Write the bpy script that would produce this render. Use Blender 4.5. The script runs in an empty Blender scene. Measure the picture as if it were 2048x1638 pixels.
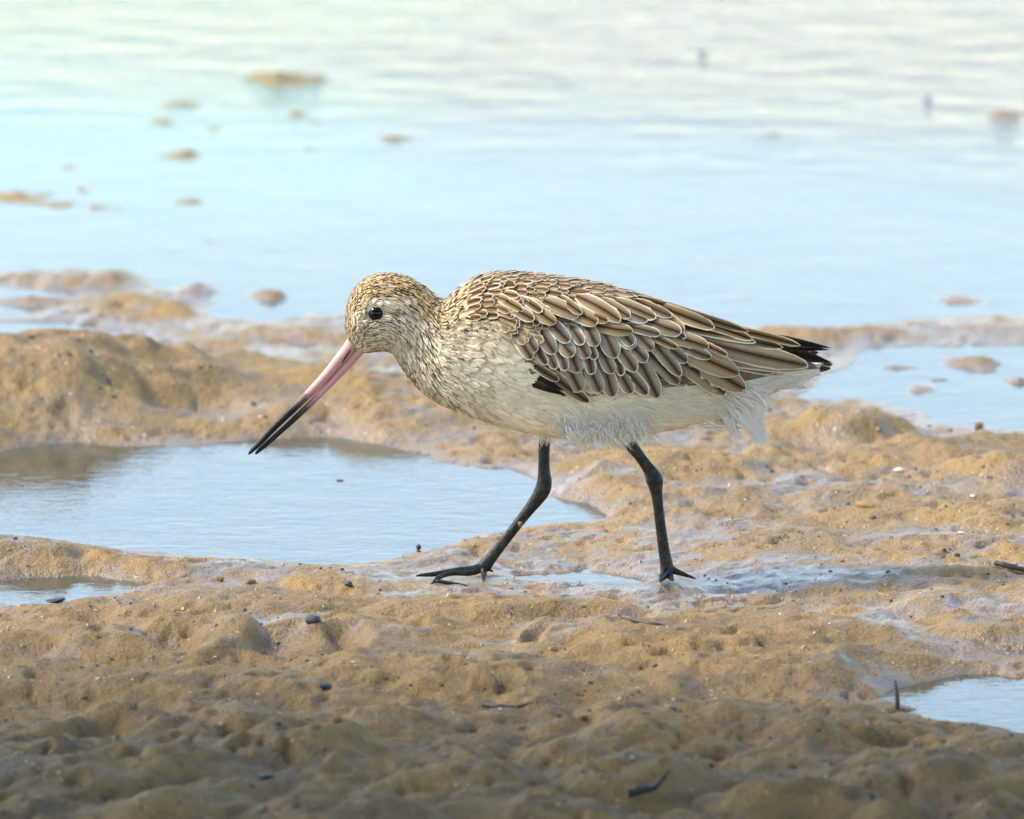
import bpy, bmesh, math, random
import numpy as np
from mathutils import Vector

rng = np.random.default_rng(7)
random.seed(7)
SC = bpy.context.scene
COL = SC.collection

# ------------------------------------------------------------------ camera
FPX = 23123.0                      # focal length in photo pixels (2048 wide)
DEP = math.radians(9.0)            # depression of the optical axis
HCAM = 1.213
YB = 6.95                          # the bird walks in the plane y = YB
PX = 0.62 / 2048 * YB / (7.0 * math.cos(DEP))   # metres per photo pixel at the bird
PX = YB / math.cos(DEP) / FPX
cam_d = bpy.data.cameras.new('camera')
cam = bpy.data.objects.new('camera', cam_d); COL.objects.link(cam)
cam.location = (0, 0, HCAM)
cam.rotation_euler = (math.radians(90) - DEP, 0, 0)
cam_d.sensor_width = 36.0
cam_d.lens = FPX * 36.0 / 2048
cam_d.clip_start = 0.05
cam_d.clip_end = 20000
cam_d.dof.use_dof = True
cam_d.dof.focus_distance = 7.0
cam_d.dof.aperture_fstop = 15.0
SC.camera = cam

# ------------------------------------------------------------------ sky and sun
SUN_EL, SUN_AZ = math.radians(46), math.radians(-90)   # azimuth from +y (view direction), negative = left
w = bpy.data.worlds.new('World'); SC.world = w
w.use_nodes = True
nt = w.node_tree; nt.nodes.clear()
sky = nt.nodes.new('ShaderNodeTexSky'); sky.sky_type = 'NISHITA'
sky.sun_disc = False
sky.sun_elevation = SUN_EL
sky.sun_rotation = SUN_AZ
sky.altitude = 0; sky.air_density = 1.0; sky.dust_density = 0.8; sky.ozone_density = 1.0
bg = nt.nodes.new('ShaderNodeBackground'); bg.inputs['Strength'].default_value = 0.15
wo = nt.nodes.new('ShaderNodeOutputWorld')
nt.links.new(sky.outputs[0], bg.inputs[0]); nt.links.new(bg.outputs[0], wo.inputs[0])

sd_ = bpy.data.lights.new('sun', 'SUN'); sd_.energy = 1.5; sd_.angle = math.radians(12)
sd_.color = (1.0, 0.90, 0.74)
sun = bpy.data.objects.new('sun', sd_); COL.objects.link(sun)
sv = Vector((math.sin(SUN_AZ) * math.cos(SUN_EL), math.cos(SUN_AZ) * math.cos(SUN_EL), math.sin(SUN_EL)))
sun.rotation_euler = (-sv).to_track_quat('-Z', 'Y').to_euler()
sun.location = (-3, 2, 6)

SC.view_settings.view_transform = 'Standard'
SC.view_settings.look = 'None'
SC.view_settings.gamma = 1.0
SC.view_settings.use_curve_mapping = False
SC.view_settings.exposure = 1.76
SC.cycles.max_bounces = 4
SC.cycles.diffuse_bounces = 2
SC.cycles.glossy_bounces = 3
SC.cycles.transparent_max_bounces = 8
SC.cycles.caustics_reflective = False
SC.cycles.caustics_refractive = False

# ------------------------------------------------------------------ pixel helpers
SD, CD = math.sin(DEP), math.cos(DEP)
def ray(px, py):
    a = (np.asarray(px, float) - 1024) / FPX; b = -(np.asarray(py, float) - 819) / FPX
    return a, CD + b * SD, -SD + b * CD           # dx, dy, dz
def ground(px, py, z=0.0):
    dx, dy, dz = ray(px, py); t = (z - HCAM) / dz
    return dx * t, dy * t
def onplane(px, py, yoff=0.0):                     # photo pixel -> point at depth YB + yoff
    dx, dy, dz = ray(px, py); t = (YB + yoff) / dy
    return np.stack([dx * t, dy * t, HCAM + dz * t], -1)
def project(P):
    x, y, z = P[..., 0], P[..., 1], P[..., 2] - HCAM
    d = y * CD - z * SD; u = y * SD + z * CD
    return 1024 + FPX * x / d, 819 - FPX * u / d

# ------------------------------------------------------------------ noise
_perm = np.random.default_rng(11).permutation(512)
_gr = np.random.default_rng(12).uniform(0, 2 * np.pi, 512)
def perlin(x, y, seed=0):
    x = np.asarray(x, float) + seed * 17.31; y = np.asarray(y, float) + seed * 9.77
    xi = np.floor(x).astype(np.int64); yi = np.floor(y).astype(np.int64)
    xf = x - xi; yf = y - yi
    def g(ix, iy):
        h = _perm[(_perm[ix & 511] + iy) & 511]; a = _gr[h]
        return np.cos(a), np.sin(a)
    u = xf**3 * (xf * (xf * 6 - 15) + 10); v = yf**3 * (yf * (yf * 6 - 15) + 10)
    r = 0
    for ox, wx in ((0, 1 - u), (1, u)):
        for oy, wy in ((0, 1 - v), (1, v)):
            ga, gb = g(xi + ox, yi + oy)
            r = r + wx * wy * (ga * (xf - ox) + gb * (yf - oy))
    return r * 1.4
def fbm(x, y, n=4, seed=0):
    r = 0; a = 1.0
    for i in range(n):
        r = r + a * perlin(x * 2**i, y * 2**i, seed + i); a *= 0.5
    return r
def sstep(a, b, x):
    t = np.clip((x - a) / (b - a), 0, 1); return t * t * (3 - 2 * t)

# ------------------------------------------------------------------ terrain
WATER = [
 # main puddle
 [(-500,930),(-200,915),(0,900),(147,884),(376,874),(650,872),(740,884),(830,905),(905,930),(960,938),(1030,940),(1080,955),(1115,985),(1160,1010),(1225,1022),(1190,1037),(1110,1046),(1060,1054),(990,1072),(900,1096),(850,1110),(760,1122),(640,1126),(500,1119),(380,1112),(290,1102),(200,1090),(100,1080),(0,1066),(-200,1050),(-500,1040)],
 # small pool lower left
 [(-300,1172),(0,1165),(70,1152),(150,1149),(220,1160),(330,1168),(250,1187),(180,1197),(100,1208),(0,1206),(-300,1200)],
 # pool between the feet
 [(1010,1150),(1070,1143),(1110,1147),(1150,1141),(1200,1146),(1255,1155),(1310,1166),(1290,1172),(1180,1168),(1080,1160)],
 # lower right pool
 [(1725,1398),(1785,1388),(1830,1368),(1900,1352),(1970,1350),(2048,1356),(2200,1350),(2400,1365),(2500,1450),(2300,1480),(2048,1466),(1950,1454),(1860,1438),(1800,1420)],
 # pool right of the tail
 [(1590,800),(1640,762),(1700,738),(1705,705),(1760,690),(1850,688),(1930,694),(2048,690),(2300,690),(2600,720),(2600,880),(2300,870),(2048,862),(1960,852),(1870,846),(1810,822),(1730,800),(1660,806)],
 # puddle behind the left bank
 [(-500,690),(-200,660),(0,641),(120,645),(245,662),(262,676),(225,690),(120,700),(0,720),(-300,735)],
 [(270,698),(330,694),(420,700),(500,702),(440,712),(330,712)],
 [(540,690),(610,684),(660,690),(600,697)],
 # open water, its near shoreline
 [(-9000,600),(-600,628),(-200,632),(0,632),(110,628),(150,600),(240,585),(330,592),(350,620),(420,636),(520,650),(590,640),(620,626),(700,628),(900,630),(1200,640),(1500,668),(1590,664),(1660,655),(1780,654),(1850,640),(2048,630),(2400,618),(9000,600),(30000,420),(30000,60),(20000,-300),(-20000,-300),(-30000,60),(-30000,420)],
]
WP = [np.stack(ground(np.array([p[0] for p in P]), np.array([p[1] for p in P])), -1) for P in WATER]
def sdf_poly(X, Y, P):
    d = np.full(X.shape, 1e9); ins = np.zeros(X.shape, bool)
    n = len(P)
    for i in range(n):
        a = P[i]; b = P[(i + 1) % n]; e = b - a
        wx, wy = X - a[0], Y - a[1]
        t = np.clip((wx * e[0] + wy * e[1]) / (e @ e), 0, 1)
        d = np.minimum(d, np.hypot(wx - e[0] * t, wy - e[1] * t))
        c = ((a[1] <= Y) != (b[1] <= Y)) & (X < a[0] + (Y - a[1]) / (b[1] - a[1] + 1e-12) * e[0])
        ins ^= c
    return np.where(ins, -d, d)
# signed distance sampled once on a lookup grid
GX = np.arange(-1.6, 1.6001, 0.010); GY = np.arange(4.0, 11.2001, 0.012)
gx, gy = np.meshgrid(GX, GY)
SDG = np.full(gx.shape, 1e9)
for P in WP:
    SDG = np.minimum(SDG, sdf_poly(gx, gy, P))
def sdist(X, Y):
    fx = np.clip((X - GX[0]) / 0.010, 0, len(GX) - 1.001); fy = np.clip((Y - GY[0]) / 0.012, 0, len(GY) - 1.001)
    i = fx.astype(int); j = fy.astype(int); u = fx - i; v = fy - j
    return (SDG[j, i] * (1-u) * (1-v) + SDG[j, i+1] * u * (1-v) + SDG[j+1, i] * (1-u) * v + SDG[j+1, i+1] * u * v)

# land in front of a pool stays low enough for the pool to be seen over it
_in = np.zeros(gx.shape, bool)
POOLG = np.full(gx.shape, 9.0)
for P in WP[:5]: POOLG = np.minimum(POOLG, sdf_poly(gx, gy, P))
_in = POOLG < 0
for P in WP[5:8]: POOLG = np.minimum(POOLG, sdf_poly(gx, gy, P))
FOOTG = sdf_poly(gx, gy, WP[2])
LIMG = np.full(gx.shape, 1.0); _d = np.full(gx.shape[1], 9.0)
for j in range(len(GY) - 1, -1, -1):
    _d = np.where(_in[j], 0, _d + 0.012); LIMG[j] = 0.0012 + 0.135 * _d
def lookup(G, X, Y):
    fx = np.clip((X - GX[0]) / 0.010, 0, len(GX) - 1.001); fy = np.clip((Y - GY[0]) / 0.012, 0, len(GY) - 1.001)
    i = fx.astype(int); j = fy.astype(int); u = fx - i; v = fy - j
    return (G[j, i] * (1-u) * (1-v) + G[j, i+1] * u * (1-v) + G[j+1, i] * (1-u) * v + G[j+1, i+1] * u * v)
# crest pixel, crest height, half width, half depth (metres)
MOUNDS = [(-260,650,.070,.16,.14),(-30,664,.056,.11,.12),(70,676,.044,.11,.12),(160,694,.034,.11,.11),(250,708,.024,.10,.09),(330,716,.018,.08,.07),(440,716,.017,.07,.07),(600,735,.016,.07,.06),(690,800,.020,.05,.05),(840,800,.018,.06,.06),
 (60,765,.022,.10,.07),(190,790,.014,.09,.06),
 (150,547,.0055,.035,.05),(215,547,.008,.024,.04),(75,551,.0035,.04,.04),(390,568,.005,.018,.03),(524,580,.006,.012,.02),(75,594,.004,.03,.02),(280,604,.0045,.05,.08),(215,616,.004,.05,.06),(340,604,.010,.02,.03),
 (440,654,.0035,.06,.05),(430,680,.006,.05,.04),(560,664,.0045,.05,.04),(640,652,.006,.05,.06),
 (1690,806,.026,.040,.055),(1600,838,.016,.035,.05),(1880,880,.019,.050,.05),(1760,905,.013,.05,.05),(2020,905,.021,.045,.05),(1330,905,.016,.06,.05),(1480,930,.010,.05,.05),
 (1580,660,.008,.03,.05),(1640,668,.004,.03,.03),(1750,663,.0035,.03,.03),(1860,652,.0035,.04,.03),(2020,644,.005,.05,.04),
 (1200,925,.014,.06,.05),(1240,965,.012,.05,.06),(1100,1072,.008,.06,.05),(1000,1085,.010,.05,.05),(1230,1085,.008,.07,.04),(1450,1090,.016,.05,.05),
 (1150,1142,.004,.015,.02),
 (110,1088,.018,.035,.045),(0,1068,.016,.05,.05),(10,1125,.016,.035,.04),(260,1122,.012,.05,.04),(470,1180,.020,.07,.06),(900,1180,.021,.05,.05),(690,1235,.020,.08,.07),(1300,1260,.018,.08,.06),(1480,1220,.026,.11,.07),(1250,1290,.014,.08,.06),
 (1880,1182,.014,.034,.045),(1700,1135,.014,.05,.05),(1930,1130,.015,.05,.05),(1560,1060,.014,.05,.05),(1800,1010,.012,.06,.05),(1980,1010,.014,.05,.05),
 (400,1230,.024,.045,.05),(520,1245,.016,.03,.03),(150,1260,.022,.10,.07),(60,1330,.018,.10,.06),(420,1350,.018,.12,.05),(900,1320,.020,.12,.06),(600,1450,.026,.055,.05),
 (1260,1430,.024,.040,.05),(1460,1410,.018,.06,.05),(1670,1410,.016,.04,.04),(1620,1300,.020,.10,.06),(320,1500,.022,.07,.05),(120,1520,.022,.07,.05),(1280,1520,.026,.055,.05),(1900,1520,.026,.085,.06),(1600,1560,.024,.06,.04),(900,1540,.022,.06,.05),(1050,1590,.02,.06,.05),(700,1600,.024,.07,.05),(350,1590,.022,.06,.05),(2020,1480,.014,.05,.04)]
ISLES = [(565,150,.013,.030,.16),(350,303,.010,.016,.05),(785,274,.006,.014,.05),(1538,266,.007,.014,.05),(375,400,.005,.013,.05),(30,385,.010,.022,.10),(120,402,.006,.020,.05),(210,412,.005,.018,.06),(1945,600,.006,.016,.04),(1490,586,.002,.012,.03),(2015,222,.007,.016,.06),(150,378,.004,.005,.02),(600,224,.004,.015,.06),(640,240,.003,.010,.04),(370,204,.004,.02,.06),(330,243,.003,.014,.05),(425,257,.004,.008,.03),(300,107,.003,.03,.08),(620,24,.007,.03,.12),(370,26,.006,.03,.10),(110,20,.008,.02,.10),(1300,60,.003,.04,.10),(2000,24,.008,.04,.14),(1600,55,.004,.03,.10),(125,332,.003,.008,.03),(260,0,.012,.015,.06),(607,295,.003,.005,.02),(410,478,.003,.014,.012)]
PITS = [(530,1292,.007,.014,.022),(690,1284,.009,.008,.022),(1068,1262,.010,.005,.02),(1590,1392,.012,.006,.012),(480,1460,.014,.014,.02),(560,1455,.012,.010,.02),(800,1536,.012,.010,.012),(640,1545,.010,.006,.01),(360,1290,.012,.02,.03),(905,1195,.004,.003,.008),(340,800,.016,.040,.05),(1640,1222,.006,.02,.02),(1450,1015,.006,.012,.02),(150,1096,.006,.006,.010),(1610,880,.008,.02,.03),(1170,1215,.006,.03,.02),(1330,1235,.006,.02,.015),(1180,1555,.012,.01,.012),(210,1455,.01,.015,.02),(1790,1480,.008,.03,.03),(1650,1640,.014,.02,.02)]
def _pts(L, zf=True):
    out = []
    for px, py, h, rx, ry in L:
        x, y = ground(px, py, h if zf else 0.012); out.append((float(x), float(y), h, rx, ry))
    return out
MP, IP, PP = _pts(MOUNDS), _pts([(a, b, c * .30, d * 1.6, .016 + e * .24) for a, b, c, d, e in ISLES if b > 130] + [(1935,714,.0055,.020,.03),(1890,752,.003,.010,.012),(2030,752,.004,.014,.012),(1850,776,.002,.012,.012),(1800,730,.002,.02,.012),(1975,735,.003,.016,.012)]), _pts(PITS, False)
FEET = []                                            # filled below: x, y, z, radius
def terrain(X, Y):
    X = np.asarray(X, float); Y = np.asarray(Y, float)
    wx = X + 0.012 * perlin(X / .05, Y / .05, 3); wy = Y + 0.016 * perlin(X / .06, Y / .06, 4)
    sd = sdist(wx, wy)
    near = sstep(0.0, 0.07, sd)
    land = 0.008 * (1 - np.exp(-np.maximum(sd, 0) / 0.05))
    b1 = np.abs(perlin(wx / .085, wy / .10, 5)); b2 = np.abs(perlin(wx / .035, wy / .045, 6))
    b3 = np.abs(perlin(wx / .016, wy / .020, 16))
    fg = (1 + 0.35 * sstep(6.75, 6.35, Y)) * (1 - .55 * sstep(7.3, 7.7, Y))
    land = land + near * fg * (0.022 * b1 + 0.010 * b2 * (0.4 + b1) + 0.003 * b3 + 0.0045 * fbm(wx / .05, wy / .05, 3, 7))
    m = np.zeros_like(land)
    for x, y, h, rx, ry in MP:
        q = ((wx - x) / rx)**2 + ((wy - y) / ry)**2
        m = np.maximum(m, np.where(q < 9, (h + 0.002) * np.exp(-q * q * 0.35 - 0.45 * q), 0))
    mm = m * (1 + 0.25 * perlin(X / .03, Y / .03, 9)) - 0.002
    mm = np.minimum(mm, 0.5 * lookup(POOLG, wx, wy))
    k = 0.006
    land = np.where(sd > -0.02, np.maximum(land, 0) * 0.55 + 0, land)
    hh = np.maximum(land, mm) + np.maximum(0, k - np.abs(land - mm))**2 / (4 * k) * sstep(-.02, .02, sd)
    lim = np.minimum(lookup(LIMG, X, Y), .0015 + .07 * np.maximum(lookup(FOOTG, X, Y), 0))
    hh = np.where(hh > lim * .6, lim * (.6 + .4 * np.tanh((hh - lim * .6) / (lim * .4))), hh)
    deep = -0.013 * (1 - np.exp(np.minimum(sd, 0) / 0.10)) - 0.10 * sstep(10.5, 20, Y)
    hw = np.where(sd < 0, np.maximum(deep + 0.003 * fbm(wx / .06, wy / .1, 3, 8), deep * 0.3), hh)
    hw = np.where(sd < 0, np.maximum(np.minimum(hw, -0.0008 + sd * 0.02), mm), hw)
    for x, y, h, rx, ry in IP:
        q = ((wx - x) / rx)**2 + ((wy - y) / ry)**2
        s = np.where(q < 6, (h + .006) * np.exp(-q * 0.8) * (1 + 0.35 * perlin(X / .02, Y / .04, 10)) - .006, -1)
        hw = np.maximum(hw, s)
    for x, y, h, rx, ry in PP:
        q = ((wx - x) / rx)**2 + ((wy - y) / ry)**2
        e = np.where(q < 9, np.exp(-q), 0)
        hw = hw - h * e + 0.25 * h * np.where(q < 16, np.exp(-(np.sqrt(q) - 1.7)**2 * 2.5), 0)
    hw = np.where(sd > 0, np.maximum(hw, np.minimum(.0030, sd * .1)), hw)
    fine = 0.0011 * fbm(X / .014, Y / .016, 3, 13) + 0.0020 * np.abs(perlin(X / .009, Y / .012, 22)) * np.clip(fbm(X / .07, Y / .07, 2, 23) + .3, 0, 1) + 0.0016 * np.maximum(0, perlin(X / .011, Y / .014, 21) - .25)
    fine = fine - (0.0045 * sstep(.28, .62, perlin(X / .017 + .3 * b2, Y / .024, 70)) + 0.0025 * sstep(.30, .60, perlin(X / .008, Y / .011, 71))) * np.clip(fbm(X / .10, Y / .12, 2, 72) * 1.6 + .45, 0, 1)
    hw = hw + fine * (1 + .25 * sstep(6.8, 6.5, Y)) * sstep(-0.002, 0.004, hw)
    for x, y, z, r in FEET:
        e = np.exp(-(((X - x) / r)**2 + ((Y - y) / (r * 1.5))**2))
        hw = hw * (1 - e) + (z - 0.0006) * e
    # the beach rises behind the camera, the sea floor drops far out
    hw = hw + 0.06 * np.maximum(0, 4.6 - Y) / (1 + 0.02 * np.maximum(0, 4.6 - Y))
    far = np.maximum(np.abs(X) - 1.5, 0)
    return hw - 0.02 * np.minimum(far, 5) * sstep(8, 9, Y)
def hit(px, py):
    """ where the line of sight through a pixel first meets the sand """
    dx, dy, dz = ray(px, py)
    ys = np.arange(5.6, 10.6, 0.004); t = ys / dy
    z = HCAM + dz * t; h = np.maximum(terrain(dx * t, ys), 0.0)
    k = np.argmax(z <= h)
    return float(dx * t[k]), float(ys[k]), float(h[k])

# ------------------------------------------------------------------ object helpers
def mesh_obj(name, V, F, mats=(), parent=None, smooth=True, attrs=None, matidx=None):
    me = bpy.data.meshes.new(name)
    V = np.asarray(V, np.float32); 
    if isinstance(F, np.ndarray):
        n = F.shape[1]
        me.vertices.add(len(V)); me.vertices.foreach_set('co', V.ravel())
        me.loops.add(F.size); me.loops.foreach_set('vertex_index', F.astype(np.int32).ravel())
        me.polygons.add(len(F)); me.polygons.foreach_set('loop_start', np.arange(0, F.size, n, dtype=np.int32))
        me.update(calc_edges=True)
    else:
        me.from_pydata([tuple(map(float, v)) for v in V], [], F)
    me.polygons.foreach_set('use_smooth', np.full(len(me.polygons), smooth))
    for k, a in (attrs or {}).items():
        a = np.asarray(a, np.float32)
        if a.ndim == 1:
            at = me.attributes.new(k, 'FLOAT', 'POINT'); at.data.foreach_set('value', a)
        else:
            at = me.attributes.new(k, 'FLOAT_COLOR', 'POINT')
            at.data.foreach_set('color', np.concatenate([a, np.ones((len(a), 1))], 1).astype(np.float32).ravel())
    for m in mats: me.materials.append(m)
    if matidx is not None: me.polygons.foreach_set('material_index', np.asarray(matidx, np.int32))
    me.validate(); me.update()
    o = bpy.data.objects.new(name, me); COL.objects.link(o)
    if parent is not None: o.parent = parent; o.matrix_parent_inverse = parent.matrix_world.inverted()
    return o
def tag(o, label=None, cat=None, group=None, kind=None):
    for k, v in (('label', label), ('category', cat), ('group', group), ('kind', kind)):
        if v: o[k] = v
    return o

class NT:
    def __init__(s, name):
        s.m = bpy.data.materials.new(name); s.m.use_nodes = True; s.t = s.m.node_tree; s.t.nodes.clear()
        s.out = s.n('ShaderNodeOutputMaterial')
    def n(s, ty, **kw):
        x = s.t.nodes.new(ty)
        for k, v in kw.items():
            if k.startswith('_'): setattr(x, k[1:], v)
        return x
    def set(s, sock, v):
        if hasattr(v, 'is_output') or isinstance(v, bpy.types.NodeSocket): s.t.links.new(v, sock)
        else:
            if isinstance(v, tuple) and len(v) == 3 and sock.type == 'RGBA': v = (*v, 1)
            sock.default_value = v
    def math(s, op, a, b=0.0, c=0.0, clamp=False):
        x = s.n('ShaderNodeMath', _operation=op, _use_clamp=clamp)
        s.set(x.inputs[0], a); s.set(x.inputs[1], b); s.set(x.inputs[2], c); return x.outputs[0]
    def ramp(s, x, a, b, lo=0.0, hi=1.0):
        m = s.n('ShaderNodeMapRange', _interpolation_type='SMOOTHSTEP')
        s.set(m.inputs[0], x); s.set(m.inputs[1], a); s.set(m.inputs[2], b); s.set(m.inputs[3], lo); s.set(m.inputs[4], hi)
        return m.outputs[0]
    def mix(s, f, a, b, mode='MIX'):
        x = s.n('ShaderNodeMix', _data_type='RGBA', _blend_type=mode)
        s.set(x.inputs[0], f); s.set(x.inputs[6], a); s.set(x.inputs[7], b); return x.outputs[2]
    def attr(s, name, out='Fac'):
        x = s.n('ShaderNodeAttribute', _attribute_name=name); return x.outputs[out]
    def co(s, scale=(1, 1, 1), kind='Object'):
        c = s.n('ShaderNodeTexCoord'); m = s.n('ShaderNodeMapping')
        s.t.links.new(c.outputs[kind], m.inputs[0]); m.inputs['Scale'].default_value = scale
        return m.outputs[0]
    def noise(s, vec, scale, detail=3, rough=0.55, out=0):
        x = s.n('ShaderNodeTexNoise'); s.set(x.inputs['Vector'], vec)
        x.inputs['Scale'].default_value = scale; x.inputs['Detail'].default_value = detail; x.inputs['Roughness'].default_value = rough
        return x.outputs[out]
    def bump(s, h, strength, dist, normal=None):
        b = s.n('ShaderNodeBump'); s.set(b.inputs['Height'], h)
        s.set(b.inputs['Strength'], strength); s.set(b.inputs['Distance'], dist)
        if normal is not None: s.set(b.inputs['Normal'], normal)
        return b.outputs[0]
    def bsdf(s, color, rough=0.6, normal=None, spec=0.5, **kw):
        p = s.n('ShaderNodeBsdfPrincipled'); s.set(p.inputs['Base Color'], color); s.set(p.inputs['Roughness'], rough)
        s.set(p.inputs['Specular IOR Level'], spec)
        if normal is not None: s.set(p.inputs['Normal'], normal)
        for k, v in kw.items(): s.set(p.inputs[k.replace('_', ' ')], v)
        s.t.links.new(p.outputs[0], s.out.inputs[0]); return p

# ------------------------------------------------------------------ materials
def mat_sand():
    s = NT('wet_sand'); v = s.co()
    n1 = s.noise(v, 9, 4); n2 = s.noise(v, 38, 4, .6); n3 = s.noise(v, 420, 3, .6); n4 = s.noise(v, 1100, 2, .6)
    wet = s.attr('wet')
    c = s.mix(s.ramp(n1, .35, .65), (.325, .208, .082), (.258, .172, .082))
    c = s.mix(s.ramp(n2, .48, .66, 0, .75), c, (.170, .114, .062))
    c = s.mix(s.ramp(n3, .56, .70, 0, .6), c, (.40, .26, .095))
    c = s.mix(s.ramp(n4, .56, .66, 0, .8), c, (.075, .062, .052))
    vo = s.n('ShaderNodeTexVoronoi'); s.set(vo.inputs['Vector'], v); vo.inputs['Scale'].default_value = 260
    sep = s.n('ShaderNodeSeparateColor'); s.t.links.new(vo.outputs['Color'], sep.inputs[0])
    grit = s.math('MULTIPLY', s.ramp(sep.outputs[0], .90, .93), s.ramp(vo.outputs['Distance'], .42, .25))
    gcol = s.mix(s.ramp(sep.outputs[1], .45, .55), (.035, .032, .030), (.50, .38, .24))
    patch = s.ramp(s.noise(v, 16, 3), .42, .62)
    c = s.mix(s.math('MULTIPLY', grit, patch), c, gcol)
    c = s.mix(s.attr('bed_green'), c, (.34, .44, .16))  # sand bed turns greener far out on the left
    c = s.mix(s.math('MULTIPLY', wet, .32), c, s.mix(1.0, c, (.62, .60, .58), 'MULTIPLY'))
    n5 = s.noise(v, 150, 4, .65)
    hb = s.math('ADD', s.math('ADD', s.math('MULTIPLY', n2, .0025), s.math('MULTIPLY', n5, .0034)), s.math('MULTIPLY', n3, .0021))
    bumpn = s.bump(hb, .75, 1.0)
    wn = s.math('ADD', wet, s.math('MULTIPLY', s.math('SUBTRACT', n2, .5), 1.5), clamp=True)
    s.bsdf(c, s.ramp(wn, .1, .9, .70, .32), bumpn, s.ramp(wn, .1, .7, .12, .4), Coat_Weight=s.ramp(wn, .28, .85, 0, .65), Coat_Roughness=.16, Coat_IOR=1.34, Coat_Normal=bumpn)
    return s.m
def mat_water():
    s = NT('water'); 
    g = s.n('ShaderNodeTexCoord'); sep = s.n('ShaderNodeSeparateXYZ'); s.t.links.new(g.outputs['Object'], sep.inputs[0])
    y = sep.outputs[1]; x = sep.outputs[0]
    rip = s.noise(s.co((.75, 1.0, 1)), 17, 3, .5)
    rip2 = s.noise(s.co((1, 1.6, 1)), 55, 3, .6)
    zone = s.ramp(s.math('ADD', y, s.math('ADD', s.math('MULTIPLY', s.noise(s.co(), 1.3, 2), .5), s.math('MULTIPLY', x, .45))), 8.95, 10.0)
    h = s.math('ADD', s.math('MULTIPLY', rip, s.math('ADD', .07, s.math('MULTIPLY', zone, 1.5))),
               s.math('MULTIPLY', rip2, s.math('ADD', .06, s.math('MULTIPLY', zone, .35))))
    nrm = s.bump(h, 1.0, .006)
    fr = s.n('ShaderNodeFresnel'); fr.inputs['IOR'].default_value = 1.34; s.t.links.new(nrm, fr.inputs['Normal'])
    tr = s.n('ShaderNodeBsdfTransparent'); tr.inputs[0].default_value = (.84, .95, .95, 1)
    gl = s.n('ShaderNodeBsdfGlossy'); gl.inputs['Roughness'].default_value = .03; s.t.links.new(nrm, gl.inputs['Normal'])
    mx = s.n('ShaderNodeMixShader')
    s.t.links.new(fr.outputs[0], mx.inputs[0]); s.t.links.new(tr.outputs[0], mx.inputs[1]); s.t.links.new(gl.outputs[0], mx.inputs[2])
    s.t.links.new(mx.outputs[0], s.out.inputs[0])
    return s.m
def mat_feather(name, vane, vane2, fringe, shaft, fw=0.55, sw=0.45, rough=.55, bars=0):
    """ edge / shaft: millimetres from the outline / from the quill; v: along the feather """
    s = NT(name); e = s.attr('edge'); q = s.attr('shaft'); v = s.attr('along')
    oi = s.n('ShaderNodeObjectInfo'); r = oi.outputs['Random']
    nz = s.noise(s.co(), 900, 2); nz2 = s.noise(s.co(), 160, 2)
    base = s.mix(r, vane, vane2)
    base = s.mix(s.ramp(nz2, .35, .65, 0, .35), base, s.mix(1.0, base, (.62, .58, .55), 'MULTIPLY'))
    # the vane lightens from the dark quill outwards
    base = s.mix(s.ramp(q, .2, 3.4), s.mix(1.0, base, (.58, .52, .48), 'MULTIPLY'), s.mix(.30, base, fringe))
    if bars:
        wv = s.math('SINE', s.math('MULTIPLY', v, bars))
        base = s.mix(s.ramp(wv, -.1, .3), base, fringe)
    c = s.mix(s.ramp(s.math('ADD', q, s.math('MULTIPLY', nz, .3)), sw * .45 + .12, sw + .18), shaft, base)
    ee = s.math('ADD', e, s.math('MULTIPLY', s.math('SUBTRACT', nz, .5), .5))
    fv = s.math('ADD', .55, s.math('MULTIPLY', s.math('FRACT', s.math('MULTIPLY', r, 7.31)), .8))
    ee = s.math('DIVIDE', ee, fv)
    c = s.mix(s.ramp(ee, fw * .45, fw * 1.35), fringe, c)
    barb = s.n('ShaderNodeTexWave', _bands_direction='X'); 
    cv = s.n('ShaderNodeCombineXYZ'); s.set(cv.inputs[0], s.math('SUBTRACT', s.math('MULTIPLY', v, 20), s.math('MULTIPLY', q, 1.0)))
    s.t.links.new(cv.outputs[0], barb.inputs['Vector']); barb.inputs['Scale'].default_value = 1.2; barb.inputs['Distortion'].default_value = 3.0; barb.inputs['Detail'].default_value = 3
    c = s.mix(s.ramp(barb.outputs[1], .2, .9, .32, 0), c, s.mix(1.0, c, (.60, .54, .48), 'MULTIPLY'))
    s.bsdf(c, rough, s.bump(barb.outputs[1], .5, .0005), .08)
    return s.m
def mat_plumage(name):
    s = NT(name); q = s.attr('shaft'); st = s.attr('streak'); base = s.attr('base', 'Color'); dark = s.attr('dark', 'Color')
    nz = s.noise(s.co(), 700, 2)
    f = s.math('MULTIPLY', s.ramp(s.math('ADD', q, s.math('MULTIPLY', s.math('SUBTRACT', nz, .5), .45)), .58, .20), st)
    c = s.mix(f, base, dark)
    c = s.mix(s.ramp(nz, .35, .7, 0, .25), c, s.mix(1.0, c, (.7, .64, .55), 'MULTIPLY'))
    s.bsdf(c, .8, None, .06)
    return s.m
def mat_simple(name, c1, c2, scale, rough, bstr=.4, bdist=.001, spec=.4):
    s = NT(name); n = s.noise(s.co(), scale, 4, .6)
    s.bsdf(s.mix(s.ramp(n, .3, .7), c1, c2), rough, s.bump(n, bstr, bdist), spec)
    return s.m
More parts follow.
